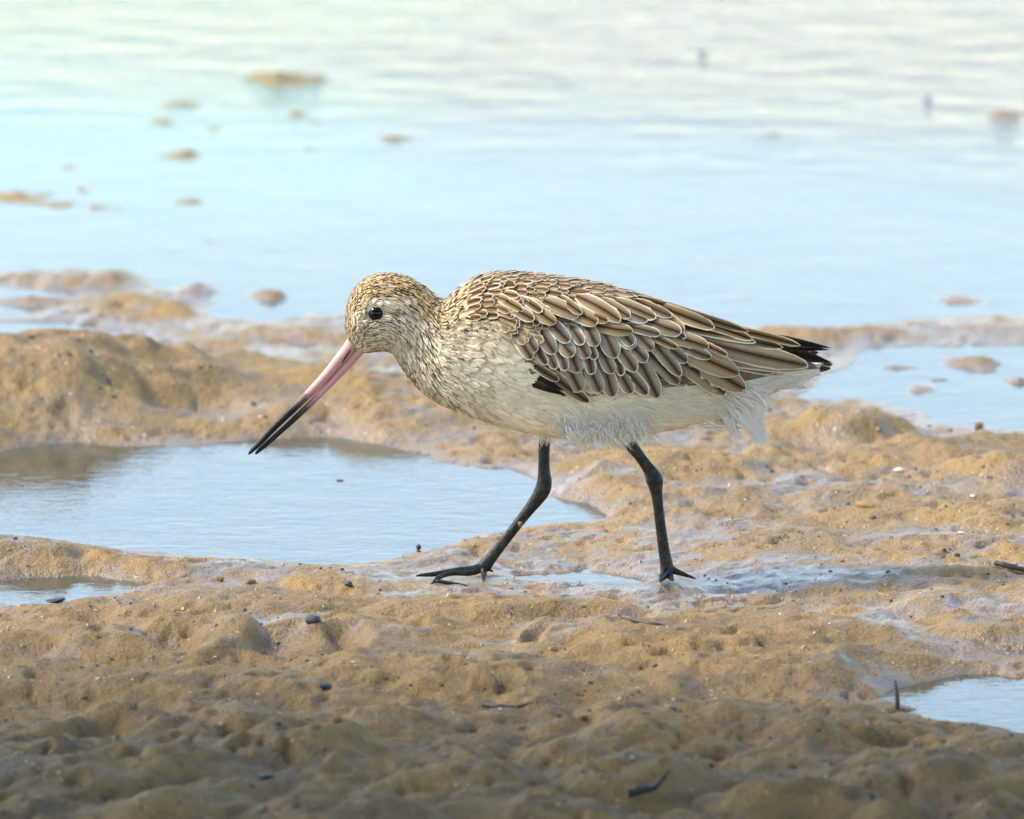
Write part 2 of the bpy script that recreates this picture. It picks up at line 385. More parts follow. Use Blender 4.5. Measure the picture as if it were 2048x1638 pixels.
def mat_leg():
    s = NT('leg_skin'); v = s.co()
    n = s.noise(v, 300, 3); vo = s.n('ShaderNodeTexVoronoi'); s.set(vo.inputs['Vector'], v); vo.inputs['Scale'].default_value = 700
    c = s.mix(s.ramp(n, .35, .75), (.012, .012, .011), (.042, .041, .034))
    c = s.mix(s.ramp(s.noise(v, 90, 3), .60, .72, 0, .5), c, (.13, .10, .06))
    s.bsdf(c, .45, s.bump(vo.outputs['Distance'], .4, .0007), .3)
    return s.m
def mat_bill():
    s = NT('bill_horn'); v = s.attr('along'); nz = s.noise(s.co(), 260, 3)
    t = s.math('ADD', v, s.math('MULTIPLY', s.math('SUBTRACT', nz, .5), .10))
    c = s.mix(s.ramp(v, 0, .5), (.62, .36, .33), (.66, .34, .34))
    c = s.mix(s.ramp(t, .41, .52), c, (.16, .10, .075))
    c = s.mix(s.ramp(t, .47, .58), c, (.012, .012, .014))
    c = s.mix(s.math('MULTIPLY', s.ramp(v, .93, 1.0), s.ramp(nz, .5, .6)), c, (.20, .12, .06))
    s.bsdf(c, .42, s.bump(nz, .4, .0008), .28)
    return s.m

M_SAND, M_WATER = mat_sand(), mat_water()
M_COV = mat_feather('covert_vane', (.21, .138, .072), (.34, .235, .13), (.95, .90, .76), (.040, .027, .018), .80, .42)
M_SCAP = mat_feather('scapular_vane', (.46, .265, .085), (.26, .165, .075), (.95, .82, .56), (.036, .024, .015), .72, .60)
M_TERT = mat_feather('tertial_vane', (.15, .095, .047), (.24, .150, .072), (.95, .82, .58), (.032, .022, .015), .70, .40)
M_PRIM = mat_feather('primary_vane', (.022, .017, .014), (.030, .022, .018), (.20, .14, .09), (.02, .015, .012), .12, .3, .45)
M_TAIL = mat_feather('tail_vane', (.09, .06, .04), (.12, .085, .055), (.72, .66, .55), (.06, .045, .03), .30, .3, .55, 38)
M_MANT = mat_feather('mantle_vane', (.44, .27, .105), (.56, .37, .165), (.95, .83, .60), (.042, .027, .016), .48, .50)
M_SHOULD = mat_feather('shoulder_vane', (.66, .54, .35), (.54, .40, .22), (.90, .80, .60), (.24, .16, .08), .6, .25)
M_PLUM = mat_plumage('contour_plumage')
M_LEG, M_BILL = mat_leg(), mat_bill()
M_SKIN = mat_simple('under_plumage', (.66, .56, .40), (.56, .46, .31), 200, .8)
M_WSH = mat_simple('wing_under', (.22, .165, .105), (.14, .10, .07), 200, .7)

# ------------------------------------------------------------------ foot contact (so the sand meets the feet)
NEAR_Y, FAR_Y = -0.018, 0.018
for px, py, yo, r in ((1336, 1158, NEAR_Y, .018), (962, 1150, FAR_Y, .020), (880, 1152, FAR_Y, .018)):
    p = onplane(px, py, yo); FEET.append((p[0], p[1], p[2], r))

# ------------------------------------------------------------------ the ground and the water
def axis(segs):
    out = []
    for a, b, st in segs: out.append(np.arange(a, b, st))
    return np.concatenate(out)
def grow(start, first, end, f=1.35):
    v = [start]; st = first
    while v[-1] < end: v.append(v[-1] + st); st *= f
    return np.array(v[1:])
xs_in = axis([(-1.3, -.38, .010), (-.38, .38, .0024), (.38, 1.3001, .010)])
ex = grow(1.3, .02, 3000)
xs = np.concatenate([-ex[::-1], xs_in, ex])
ys_in = axis([(4.4, 5.95, .014), (5.95, 7.75, .0030), (7.75, 10.6, .009)])
ys = np.concatenate([(4.4 - grow(0, .03, 300))[::-1], ys_in, 10.6 + grow(0, .02, 6000)])
gx, gy = np.meshgrid(xs, ys); gz = terrain(gx, gy)
nx, ny = len(xs), len(ys)
idx = np.arange(nx * ny).reshape(ny, nx)
F = np.stack([idx[:-1, :-1], idx[:-1, 1:], idx[1:, 1:], idx[1:, :-1]], -1).reshape(-1, 4)
wet = np.clip(np.exp(-np.maximum(gz, 0) / .009) * .95 + 0.45 * fbm(gx / .12, gy / .12, 3, 15) + .10 * sstep(.02, .15, gx) * sstep(6.6, 6.8, gy) * sstep(7.4, 7.2, gy), 0, 1) * (1 - .6 * sstep(8.0, 8.5, gy)) * (1 - .75 * sstep(6.75, 6.45, gy))
sand = mesh_obj('sand', np.stack([gx, gy, gz], -1).reshape(-1, 3), F, [M_SAND], attrs={'wet': wet.ravel(), 'bed_green': (sstep(.004, -.006, gz) * sstep(.10, -.25, gx + .25 * perlin(gx / .3, gy / .6, 40)) * sstep(8.0, 9.4, gy) * 1.0).ravel()})
tag(sand, 'wet lumpy tan tidal sand with puddles', 'sand', kind='structure')
wxs = np.concatenate([-grow(0, 1.0, 3000, 1.6)[::-1], [0], grow(0, 1.0, 3000, 1.6)])
wys = np.concatenate([[4.5, 6, 8, 10], 10 + grow(0, 2, 6000, 1.6)])
a, b = np.meshgrid(wxs, wys); i = np.arange(a.size).reshape(a.shape)
water = mesh_obj('water', np.stack([a, b, 0 * a], -1).reshape(-1, 3), np.stack([i[:-1, :-1], i[:-1, 1:], i[1:, 1:], i[1:, :-1]], -1).reshape(-1, 4), [M_WATER])
tag(water, 'shallow calm pale blue water lying over the sand', 'water', kind='structure')

# ------------------------------------------------------------------ the bird: body surface
# top pixel, bottom pixel, half width (pixels) from the bill base to the tail
ST = np.array([
 (699,684, 714,702, 8),(694,671, 722,703, 15),(692,650, 733,703, 23),(693,622, 745,701, 31),(701,592, 761,699, 38),(720,567, 777,699, 43),(748,552, 789,705, 46),(780,549, 797,716, 47),
 (815,557, 806,732, 48),(846,574, 819,751, 50),(870,594, 838,773, 56),(890,603, 864,794, 66),(908,588, 893,809, 78),(928,573, 925,822, 90),(958,559, 960,834, 102),(1000,550, 1004,848, 113),
 (1050,552, 1053,861, 120),(1110,559, 1112,871, 123),(1180,570, 1178,876, 121),(1250,587, 1245,871, 114),(1320,608, 1312,861, 103),(1390,632, 1380,848, 89),(1450,652, 1438,831, 72),(1505,674, 1495,806, 55),(1560,697, 1552,780, 40),(1605,716, 1600,762, 28),(1640,728, 1638,748, 18)], float)
def catmull(P, n):
    P = np.asarray(P, float); m = len(P)
    t = np.linspace(0, m - 1, n); i = np.clip(t.astype(int), 0, m - 2); u = (t - i)[:, None]
    g = lambda k: P[np.clip(k, 0, m - 1)]
    p0, p1, p2, p3 = g(i - 1), g(i), g(i + 1), g(i + 2)
    return 0.5 * ((2 * p1) + (-p0 + p2) * u + (2*p0 - 5*p1 + 4*p2 - p3) * u**2 + (-p0 + 3*p1 - 3*p2 + p3) * u**3)
NS, NP = 420, 180
STD = catmull(ST, NS)
top = onplane(STD[:, 0], STD[:, 1]); bot = onplane(STD[:, 2], STD[:, 3])
cen, half, wid = (top + bot) / 2, (top - bot) / 2, STD[:, 4] * PX
PHI = np.linspace(-np.pi, np.pi, NP + 1)          # 0 = back, +-pi = belly, negative = camera side
cs, sn = np.cos(PHI), np.sin(PHI)
sq = np.sign(sn) * np.abs(sn)**0.88
SURF = cen[:, None] + half[:, None] * cs[None, :, None]
SURF[:, :, 1] += wid[:, None] * sq[None, :]
dS = np.gradient(SURF, axis=0); dP = np.gradient(SURF, axis=1)
dP[:, 0] = dP[:, -1] = (SURF[:, 1] - SURF[:, -2]) / 2
NRM = np.cross(dP, dS); NRM /= np.linalg.norm(NRM, axis=2, keepdims=True) + 1e-12
if np.sum((SURF - cen[:, None]) * NRM) < 0: NRM = -NRM
def samp(A, s, p):
    s = np.clip(s, 0, NS - 1.001); p = np.mod(p + np.pi, 2 * np.pi) / (2 * np.pi) * NP; p = np.clip(p, 0, NP - .001)
    i = s.astype(int); j = p.astype(int); u = (s - i)[..., None]; v = (p - j)[..., None]
    return A[i, j]*(1-u)*(1-v) + A[i+1, j]*u*(1-v) + A[i, j+1]*(1-u)*v + A[i+1, j+1]*u*v

p0 = onplane(1180, 1150)
bird = bpy.data.objects.new('godwit', None); COL.objects.link(bird)
bird.location = (float(p0[0]), YB, float(p0[2])); bird.empty_display_size = .05
tag(bird, 'streaky brown wading bird with long pink and black bill striding across wet sand', 'bird')
bpy.context.view_layer.update()

def tube(path, radii, seg=12, flat=1.0, cap=True):
    path = np.asarray(path, float); n = len(path)
    T = np.gradient(path, axis=0); T /= np.linalg.norm(T, axis=1, keepdims=True)
    ref = np.array([0, 1.0, 0]); V = []
    for k in range(n):
        a = np.cross(T[k], ref); a /= np.linalg.norm(a) + 1e-9; b_ = np.cross(a, T[k])
        for q in range(seg):
            th = 2 * np.pi * q / seg
            V.append(path[k] + radii[k] * (np.cos(th) * a + flat * np.sin(th) * b_))
    F = []
    for k in range(n - 1):
        for q in range(seg):
            q2 = (q + 1) % seg
            F.append((k*seg + q, k*seg + q2, (k+1)*seg + q2, (k+1)*seg + q))
    if cap:
        F.append(tuple(range(seg))[::-1]); F.append(tuple((n-1)*seg + q for q in range(seg)))
    return V, F
bV, bF, bM = [], [], []
def add(V, F, m):
    o = len(bV); bV.extend(V); bF.extend([tuple(x + o for x in f) for f in F]); bM.extend([m] * len(F))
ri = np.linspace(0, NS - 1, 110).astype(int); ci = np.arange(0, NP, 4)
V = (SURF[ri][:, ci] - NRM[ri][:, ci] * 0.0006).reshape(-1, 3); nc = len(ci)
F = [(k*nc + q, k*nc + (q+1) % nc, (k+1)*nc + (q+1) % nc, (k+1)*nc + q) for k in range(len(ri)-1) for q in range(nc)]
F.append(tuple(range(nc))); F.append(tuple((len(ri)-1)*nc + q for q in range(nc))[::-1])
add(V, F, 0)
def leg(pts, yo0, yo1, sub=7, seg=14, flat=.85, m=1):
    P = catmull(np.array(pts, float), len(pts) * sub)
    tt = np.linspace(0, 1, len(P)); path = np.array([onplane(p[0], p[1], yo0 + (yo1 - yo0) * t) for p, t in zip(P, tt)])
    rad = np.maximum(P[:, 2], .6) * PX
    V, F = tube(path, rad, seg, flat); add(V, F, m)
# near leg (stepping back) and far leg (stepping forward)
leg([(1232,842,10),(1248,868,12),(1262,890,13.0),(1276,908,11.2),(1292,930,11.5),(1303,946,14.5),(1309,960,17.2),(1312,978,13.2),(1315,1000,10.6),(1321,1050,10.4),(1328,1100,11.4),(1333,1128,12.8),(1335,1144,14),(1334,1153,8)], -.022, NEAR_Y)
leg([(1096,836,14),(1092,862,14),(1089,884,12.0),(1088,910,11.3),(1088,940,12),(1089,962,14.8),(1085,980,16),(1074,998,14),(1058,1019,11.5),(1032,1052,10.4),(1004,1088,10.6),(982,1116,11.8),(969,1132,14),(962,1142,9)], .02, FAR_Y)
# toes, far foot
leg([(968,1132,9),(945,1138,7.5),(915,1141,6.5),(885,1146,6.2),(862,1149,4.8),(844,1150,3.6),(832,1152,1.2)], FAR_Y, .012, 5, 8)
leg([(966,1136,8),(940,1146,6),(908,1146,5.5),(886,1151,5),(874,1158,5.2),(866,1166,3.2),(862,1168,1)], FAR_Y, -.012, 5, 8)
leg([(872,1162,4),(900,1166,3.4),(925,1170,2.6),(938,1174,1)], -.012, -.016, 4, 7)
leg([(966,1136,8),(968,1148,6),(967,1156,4),(965,1160,1)], FAR_Y, .0, 4, 8)
leg([(966,1134,7),(976,1138,5),(986,1143,1.5)], FAR_Y, FAR_Y + .008, 4, 7)
# toes, near foot
leg([(1335,1140,11),(1328,1150,9),(1322,1157,6),(1320,1162,2)], NEAR_Y, NEAR_Y - .022, 4, 8)
leg([(1336,1142,10),(1340,1152,7),(1344,1157,5),(1346,1160,2)], NEAR_Y, NEAR_Y - .018, 4, 8)
leg([(1338,1136,9),(1350,1142,7),(1366,1148,4.6),(1380,1153,3),(1392,1157,1)], NEAR_Y, NEAR_Y - .006, 4, 8)
leg([(1334,1140,8),(1326,1146,6),(1318,1152,2)], NEAR_Y, NEAR_Y + .012, 4, 7)
body = mesh_obj('body', bV, bF, [M_SKIN, M_LEG], bird, matidx=bM)

# ------------------------------------------------------------------ contour plumage (thousands of small feathers)
def plumage(name, S, PH, L, W, lift, base, dark, streak, flow, parent, nu=(-1, 0, 1), nv=(0, .4, .75, 1.0), jit=.0):
    """ S, PH: surface coordinates of the roots; L, W metres; flow: drift towards the belly """
    n = len(S)
    tS = np.linalg.norm(samp(dS, S, PH), axis=1) + 1e-9
    tP = (np.linalg.norm(samp(dP, S, PH), axis=1) + 1e-9) / (2 * np.pi / NP)
    side = np.where(PH < 0, -1, 1)
    prof = {0: .55, .4: 1.0, .75: .85, 1.0: .12}
    Vs, q, st, ba, da = [], [], [], [], []
    off0 = rng.uniform(0.0, .0006, n)
    ang = flow + rng.normal(0, .16, n)
    for v in nv:
        for u in nu:
            hw = W * .5 * prof[v] * u
            al = L * v
            ds = (al * np.cos(ang) - hw * np.sin(ang) * side) / tS
            dp = (al * np.sin(ang) * side + hw * np.cos(ang)) / tP
            P = samp(SURF, S + ds, PH + dp); N = samp(NRM, S + ds, PH + dp)
            Vs.append(P + N * (off0 + lift * v**1.3 - abs(u) * W * .10)[:, None])
            q.append(np.full(n, abs(u) * prof[v] + (0 if v < 1 else .0))); st.append(streak * (1.0 if v > .1 else .5))
            ba.append(base); da.append(dark)
    k = len(nv) * len(nu)
    V = np.stack(Vs, 1).reshape(-1, 3)
    F = []
    a = len(nu)
    for r in range(len(nv) - 1):
        for c in range(a - 1):
            F.append((r*a + c, r*a + c + 1, (r+1)*a + c + 1, (r+1)*a + c))
    F = (np.array(F)[None] + (np.arange(n) * k)[:, None, None]).reshape(-1, 4)
    return mesh_obj(name, V, F, [M_PLUM], parent, attrs={'shaft': np.stack(q, 1).ravel(), 'streak': np.stack(st, 1).ravel(),
        'base': np.stack(ba, 1).reshape(-1, 3), 'dark': np.stack(da, 1).reshape(-1, 3)})

S_, P_ = [], []
arc = np.concatenate([[0], np.cumsum(np.linalg.norm(np.diff(cen, axis=0), axis=1))]) / PX
a_ = 2.0
while a_ < arc[-1] - 12:
    s = np.interp(a_, arc, np.arange(NS)); i = int(s)
    x = STD[i, 0]
    step = np.interp(x, [692, 800, 900, 1000, 1300], [5.0, 6.5, 8.5, 11, 13])
    wsp = np.interp(x, [692, 800, 900, 1000, 1300], [5.0, 7.0, 9.0, 11, 13])
    r1, r2 = np.linalg.norm(half[i]) / PX, wid[i] / PX
    circ = np.pi * (3*(r1+r2) - np.sqrt((3*r1+r2)*(r1+3*r2)))
    m = max(6, int(circ / wsp))
    ph = (np.arange(m) + rng.uniform(0, 1)) / m * 2*np.pi - np.pi + rng.normal(0, .25, m) * 2*np.pi / m
    S_.append(s + rng.normal(0, .8, m)); P_.append(ph)
    a_ += step
S_ = np.clip(np.concatenate(S_), 0, NS - 2); P_ = np.mod(np.concatenate(P_) + np.pi, 2*np.pi) - np.pi
pp = samp(SURF, S_, P_); ux, uy = project(pp)
ah = np.abs(P_)                                      # 0 back .. pi belly
n = len(S_)
def lerp3(a, b, t): return np.asarray(a)[None] * (1 - t)[:, None] + np.asarray(b)[None] * t[:, None]
backness = sstep(1.75, .9, ah)
headness = sstep(900, 840, ux)
base = lerp3((.88, .81, .66), (.80, .62, .38), backness)                       # sides cream, top buff
base = base * (1 - headness)[:, None] + lerp3((.90, .82, .66), (.74, .54, .31), sstep(1.45, .8, ah)) * headness[:, None]
belly = sstep(1.9, 2.5, ah) * sstep(940, 1040, ux)
base = base * (1 - belly)[:, None] + np.array((.92, .88, .77)) * belly[:, None]
rear = sstep(1380, 1480, ux)
base = base * (1 - rear)[:, None] + np.array((.82, .81, .77)) * rear[:, None]
streak = .40 + .55 * backness
streak = np.where(ux < 900, .85 + .3 * sstep(1.3, .8, ah), streak)
breast = sstep(930, 985, ux) * sstep(1.0, 1.5, ah)
streak = streak * (1 - .88 * breast) * (1 - .85 * belly) * (1 - rear)
# pale brow above the eye, dark smudge before it, pale chin
def near(px, py, rx, ry): return np.exp(-(((ux - px) / rx)**2 + ((uy - py) / ry)**2))
brow = np.clip(near(742, 608, 16, 6) + near(768, 604, 18, 5) + near(796, 597, 20, 5) * .7 + near(708, 640, 12, 20) * .7, 0, 1)
lore = np.clip(near(722, 672, 16, 14) + near(785, 617, 24, 5) + near(730, 638, 9, 6), 0, 1)
chin = np.clip(near(770, 690, 40, 12), 0, 1)
base = base * (1 - brow)[:, None] + np.array((.90, .84, .70)) * brow[:, None]
base = base * (1 - .7 * lore)[:, None] + np.array((.30, .21, .10)) * (.7 * lore)[:, None]
base = base * (1 - .6 * chin)[:, None] + np.array((.74, .68, .54)) * (.6 * chin)[:, None]
streak = streak * (1 - .85 * brow) * (1 - .5 * chin)
base = base * rng.uniform(.88, 1.14, n)[:, None] * np.array((1.02, 1.0, .94))
streak = np.clip(streak * rng.uniform(.45, 1.25, n), 0, 1)
dark = lerp3((.17, .105, .048), (.060, .036, .018), np.clip(backness + .4 * headness, 0, 1)) * rng.uniform(.8, 1.3, n)[:, None]
L = np.interp(ux, [692, 760, 900, 1000, 1300], [11, 21, 30, 40, 46]) * PX * rng.uniform(.8, 1.2, n)
W = np.interp(ux, [692, 760, 900, 1000, 1300], [6, 8.5, 11, 16, 18]) * PX * rng.uniform(.8, 1.2, n)
lift = np.interp(ux, [692, 800, 1000], [.0006, .0011, .0016]) * rng.uniform(.6, 1.5, n) * (1 - .55 * breast)
flow = np.where(ux < 920, .10, .05) + .25 * near(860, 740, 60, 50)
# keep the bill base and the eye free
ok = (np.hypot(ux - 751, uy - 627) > 15) & ~((S_ < 6))
tipx, tipy = project(samp(SURF, S_ + L / (np.linalg.norm(samp(dS, S_, P_), axis=1) + 1e-9), P_))
ok &= np.hypot(tipx - 751, tipy - 627) > 14
ok &= np.hypot((ux + tipx) / 2 - 751, (uy + tipy) / 2 - 627) > 12
sel = np.nonzero(ok)[0]
pl = plumage('plumage', S_[sel], P_[sel], L[sel], W[sel], lift[sel], base[sel], dark[sel], streak[sel], flow[sel], bird)
tag(pl, kind='stuff')

# ------------------------------------------------------------------ soft down: belly, thighs, vent (strands)
M_DOWN = NT('down'); M_DOWN.bsdf(M_DOWN.attr('base', 'Color'), .8, None, .15); M_DOWN = M_DOWN.m
def strands(name, roots, dirs, length, curl, width, col, parent, k=5):
    n = len(roots); t = np.linspace(0, 1, k)
    view = np.array([0, 1.0, 0])
    sidev = np.cross(dirs, view); sidev /= np.linalg.norm(sidev, axis=1, keepdims=True) + 1e-9
    V = []
    for tt in t:
        c = roots + dirs * (length * tt)[:, None] + curl * (tt**2)
        wv = sidev * (width * (1 - .85 * tt) * .5)[:, None]
        V += [c - wv, c + wv]
    V = np.stack(V, 1).reshape(-1, 3)
    F = np.array([(2*i, 2*i+1, 2*i+3, 2*i+2) for i in range(k - 1)])
    F = (F[None] + (np.arange(n) * 2 * k)[:, None, None]).reshape(-1, 4)
    o = mesh_obj(name, V, F, [M_DOWN], parent, attrs={'base': np.repeat(col, 2 * k, 0)})
    tag(o, kind='stuff'); return o
R_, D_, L_, C_, W_, K_ = [], [], [], [], [], []
def tuft(cnt, x0, x1, y0, y1, ln, dx, dy, yo=None, colr=(.80, .76, .66), spread=.3, wpx=1.7, curl=6):
    x = rng.uniform(x0, x1, cnt); y = rng.uniform(y0, y1, cnt)
    tI = (x - ST[0, 0])
    wq = np.interp(x, ST[13:, 0], ST[13:, 4]); tp = np.interp(x, ST[13:, 0], ST[13:, 1]); bt = np.interp(x, ST[13:, 2], ST[13:, 3])
    t = np.clip((y - (tp + bt) / 2) / ((bt - tp) / 2), -1, 1)
    dep = -wq * np.abs(1 - t**2)**.44 * PX - .001
    if yo is not None: dep = np.full(cnt, 0.0) + rng.uniform(yo[0], yo[1], cnt)
    dep = np.clip(dep, -1, 1)
    P = np.stack([onplane(a, b, d) for a, b, d in zip(x, y, dep)])
    ang = rng.normal(0, spread, cnt); base_a = math.atan2(dy, dx)
    d = np.stack([np.cos(base_a + ang), rng.normal(-.12, .15, cnt), -np.sin(base_a + ang)], -1)
    l = ln * PX * rng.uniform(.5, 1.15, cnt)
    R_.append(P); D_.append(d / np.linalg.norm(d, axis=1, keepdims=True)); L_.append(l)
    C_.append(np.stack([rng.normal(.3, 1, cnt), rng.normal(0, .5, cnt), rng.normal(0, .8, cnt)], -1) * (curl * PX))
    W_.append(wpx * PX * rng.uniform(.6, 1.4, cnt)); K_.append(np.array(colr)[None] * rng.uniform(.85, 1.12, cnt)[:, None])
def tuft_to(cnt, x0, x1, y0, y1, tip, jit, yo, colr, wpx=1.3, curl=3):
    """ strands gathered towards one point """
    x = rng.uniform(x0, x1, cnt); y = rng.uniform(y0, y1, cnt); d0 = rng.uniform(yo[0], yo[1], cnt)
    f = rng.uniform(.45, 1.0, cnt)[:, None]
    P = onplane(x, y, d0); T = onplane(tip[0] + rng.normal(0, jit, cnt), tip[1] + rng.normal(0, jit, cnt), d0 * .6)
    d = (T - P) * f; l = np.linalg.norm(d, axis=1)
    R_.append(P); D_.append(d / l[:, None]); L_.append(l)
    C_.append(rng.normal(0, 1, (cnt, 3)) * (curl * PX)); W_.append(wpx * PX * rng.uniform(.6, 1.5, cnt))
    K_.append(np.array(colr)[None] * rng.uniform(.86, 1.1, cnt)[:, None])
cream, white, pale = (.84, .77, .61), (.95, .94, .91), (.88, .83, .71)
tuft(3000, 960, 1460, 770, 856, 34, 1, .14, colr=cream, spread=.16, curl=3, wpx=1.2)
tuft(900, 880, 1010, 640, 800, 26, .9, .5, colr=(.80, .71, .54), spread=.25, curl=3, wpx=1.2)
tuft(1300, 1105, 1300, 800, 862, 40, .75, .55, colr=pale, spread=.30, curl=8, wpx=1.2)
tuft(700, 1130, 1290, 840, 874, 28, .4, .8, (-.034, -.012), pale, .4, curl=8, wpx=1.2)
for tx, ty, r, c in ((1150, 888, 16, 150), (1168, 905, 14, 190), (1186, 892, 16, 150), (1212, 893, 18, 150), (1236, 898, 14, 150), (1254, 906, 12, 180), (1268, 896, 12, 150), (1284, 884, 14, 130), (1130, 880, 14, 90)):
    tuft_to(c, tx - r * 1.5 - 12, tx + r - 4, ty - 50, ty - 26, (tx, ty), 5, (-.034, -.016), white)
tuft(260, 1072, 1105, 850, 866, 26, 0, 1, (.004, .03), white, .25)
tuft(1200, 1420, 1512, 765, 808, 40, .75, .45, (-.022, .004), pale, .25, wpx=1.3)
tuft(500, 1470, 1512, 775, 812, 30, .85, .3, (-.018, .002), white, .3, wpx=1.3)
tuft_to(1500, 1455, 1518, 785, 822, (1523, 886), 6, (-.016, .002), white, 1.8)
tuft_to(420, 1492, 1522, 815, 850, (1527, 886), 4, (-.010, .002), white)
tuft_to(800, 1438, 1468, 808, 828, (1472, 880), 3, (-.012, .004), white, 1.8)
tuft(700, 1300, 1480, 800, 835, 36, 1, .05, colr=pale, spread=.2, curl=4, wpx=1.2)
tuft(400, 1490, 1600, 748, 780, 46, 1, -.16, (-.016, .004), (.78, .73, .62), .1, curl=2, wpx=1.2)
strands('down', np.concatenate(R_), np.concatenate(D_), np.concatenate(L_), np.concatenate(C_), np.concatenate(W_), np.concatenate(K_), bird)

# ------------------------------------------------------------------ bill and eyes
def bill(name, ctr, parent):
    P = catmull(np.array(ctr, float), 40)           # x, y, in-plane radius, lateral radius
    path = onplane(P[:, 0], P[:, 1])
    T = np.gradient(path, axis=0); T /= np.linalg.norm(T, axis=1, keepdims=True)
    seg = 16; V = []; al = []
    for k in range(len(P)):
        a = np.cross(T[k], (0, 1.0, 0)); a /= np.linalg.norm(a)
        for q in range(seg):
            th = 2 * np.pi * q / seg
            V.append(path[k] + PX * (P[k, 2] * np.cos(th) * a + np.array((0, 1.0, 0)) * P[k, 3] * np.sin(th)))
            al.append(k / 39)
    F = [(k*seg + q, k*seg + (q+1) % seg, (k+1)*seg + (q+1) % seg, (k+1)*seg + q) for k in range(39) for q in range(seg)]
    F += [tuple(range(seg))[::-1], tuple(39*seg + q for q in range(seg))]
    return mesh_obj(name, V, F, [M_BILL], parent, attrs={'along': al})
um = bill('upper_mandible', [(712,672,13,13),(700,694,13,13),(682,716,12,12),(655,748,10,10.5),(622,783,8.6,9),(586,818,7.6,8),(550,853,6.8,7.2),(520,885,5.6,6.2),(505,900,4.4,5),(497,908,2.2,2.5)], bird)
lm = bill('lower_mandible', [(730,690,10,11),(716,706,9.5,10),(696,728,8.6,9),(668,759,7.4,8),(634,794,6.4,7),(598,829,5.8,6.4),(562,862,5.2,5.6),(532,889,4.6,5),(518,901,4,4.2),(511,908,2,2.2)], bird)
M_DARK = mat_simple('dark_horn', (.02, .012, .012), (.035, .02, .02), 300, .6)
V, F = tube([onplane(702, 699, -.00385), onplane(697, 706, -.0039), onplane(690, 716, -.0036), onplane(683, 727, -.0031)], np.array([.6, 2.2, 1.8, .5]) * PX, 8, .5)
mesh_obj('nostril', V, F, [M_DARK], um)
M_EYE = NT('eye'); M_EYE.bsdf((.006, .004, .003), .10, None, .30); M_EYE = M_EYE.m
M_LID = mat_simple('eyelid', (.62, .54, .40), (.70, .64, .52), 400, .6)
def sphere(c, r, nu=20, nv=14):
    V = [c + r * np.array((math.sin(a) * math.cos(b), math.sin(a) * math.sin(b), math.cos(a))) for a in np.linspace(0.02, math.pi - .02, nv) for b in np.linspace(0, 2*math.pi, nu, endpoint=False)]
    F = [(i*nu + j, i*nu + (j+1) % nu, (i+1)*nu + (j+1) % nu, (i+1)*nu + j) for i in range(nv - 1) for j in range(nu)]
    return V, F
gpx, gpy = project(SURF); 
for side in (-1, 1):
    # the eye sits in the head surface where the photograph shows it
    mask = (PHI * side > 0)[None, :] & (np.abs(PHI) < 2.6)[None, :]
    tgt = onplane(751, 627); dd = np.where(mask, np.hypot(SURF[..., 0] - tgt[0] , SURF[..., 2] - (tgt[2] if side > 0 else tgt[2])), 9)
    if side < 0: dd = np.where(mask, np.hypot(gpx - 751, gpy - 627), 9e9)
    k = np.unravel_index(np.argmin(dd), dd.shape)
    c = SURF[k] - NRM[k] * 9 * PX
    V, F = sphere(c, 16.4 * PX); ey = mesh_obj('eye', V, F, [M_EYE], bird)
    # eyelid ring
    nrm = NRM[k]; a = np.cross(nrm, (0, 0, 1)); a /= np.linalg.norm(a); b = np.cross(a, nrm)
    R, r = 14.8 * PX, 1.8 * PX; cc = SURF[k] - nrm * 3.2 * PX
    V = [cc + (R + r * math.cos(q)) * (math.cos(t) * a * 1.06 + math.sin(t) * b * .96) + r * math.sin(q) * nrm for t in np.linspace(0, 2*math.pi, 28, endpoint=False) for q in np.linspace(0, 2*math.pi, 8, endpoint=False)]
    F = [(i*8 + j, i*8 + (j+1) % 8, ((i+1) % 28)*8 + (j+1) % 8, ((i+1) % 28)*8 + j) for i in range(28) for j in range(8)]
    mesh_obj('eyelid', V, F, [M_LID], ey)

# ------------------------------------------------------------------ wing feathers
def Z2(x, y): return 860 + x / 4.817, 520 + y / 4.817
def Z3(x, y): return 1180 + x / 3.938, 560 + y / 3.938
def wing_depth(px, py):
    px = np.asarray(px, float); py = np.asarray(py, float)
    wq = np.interp(px, ST[13:, 0], ST[13:, 4]); tp = np.interp(px, ST[13:, 0], ST[13:, 1]); bt = np.interp(px, ST[13:, 2], ST[13:, 3])
    sh = wq * .17
    t = np.clip((py - sh * .7 - (tp + bt) / 2) / ((bt - tp) / 2), -1.0, 1.0) * np.interp(px, [1000, 1450, 1650], [.97, .9, .6])
    return -(wq * np.maximum(1 - t**2, 0.02)**.44 + np.interp(px, [950, 1050, 1500], [3, 7, 8])) * PX
def shape(v, tip):
    a = np.clip(v / .30, 0, 1); base = .42 + .58 * (a * (2 - a))
    t0 = .66 if tip == 'round' else .30
    t = np.clip((v - t0) / (1 - t0), 0, 1)
    return base * (np.maximum(0, 1 - t**2.3)**.55 if tip == 'round' else (1 - t**1.6))
UU = np.array([-1, -.82, -.45, -.12, 0, .12, .45, .82, 1.0]); VV = np.array([0, .15, .32, .5, .66, .8, .9, .97, 1.0])
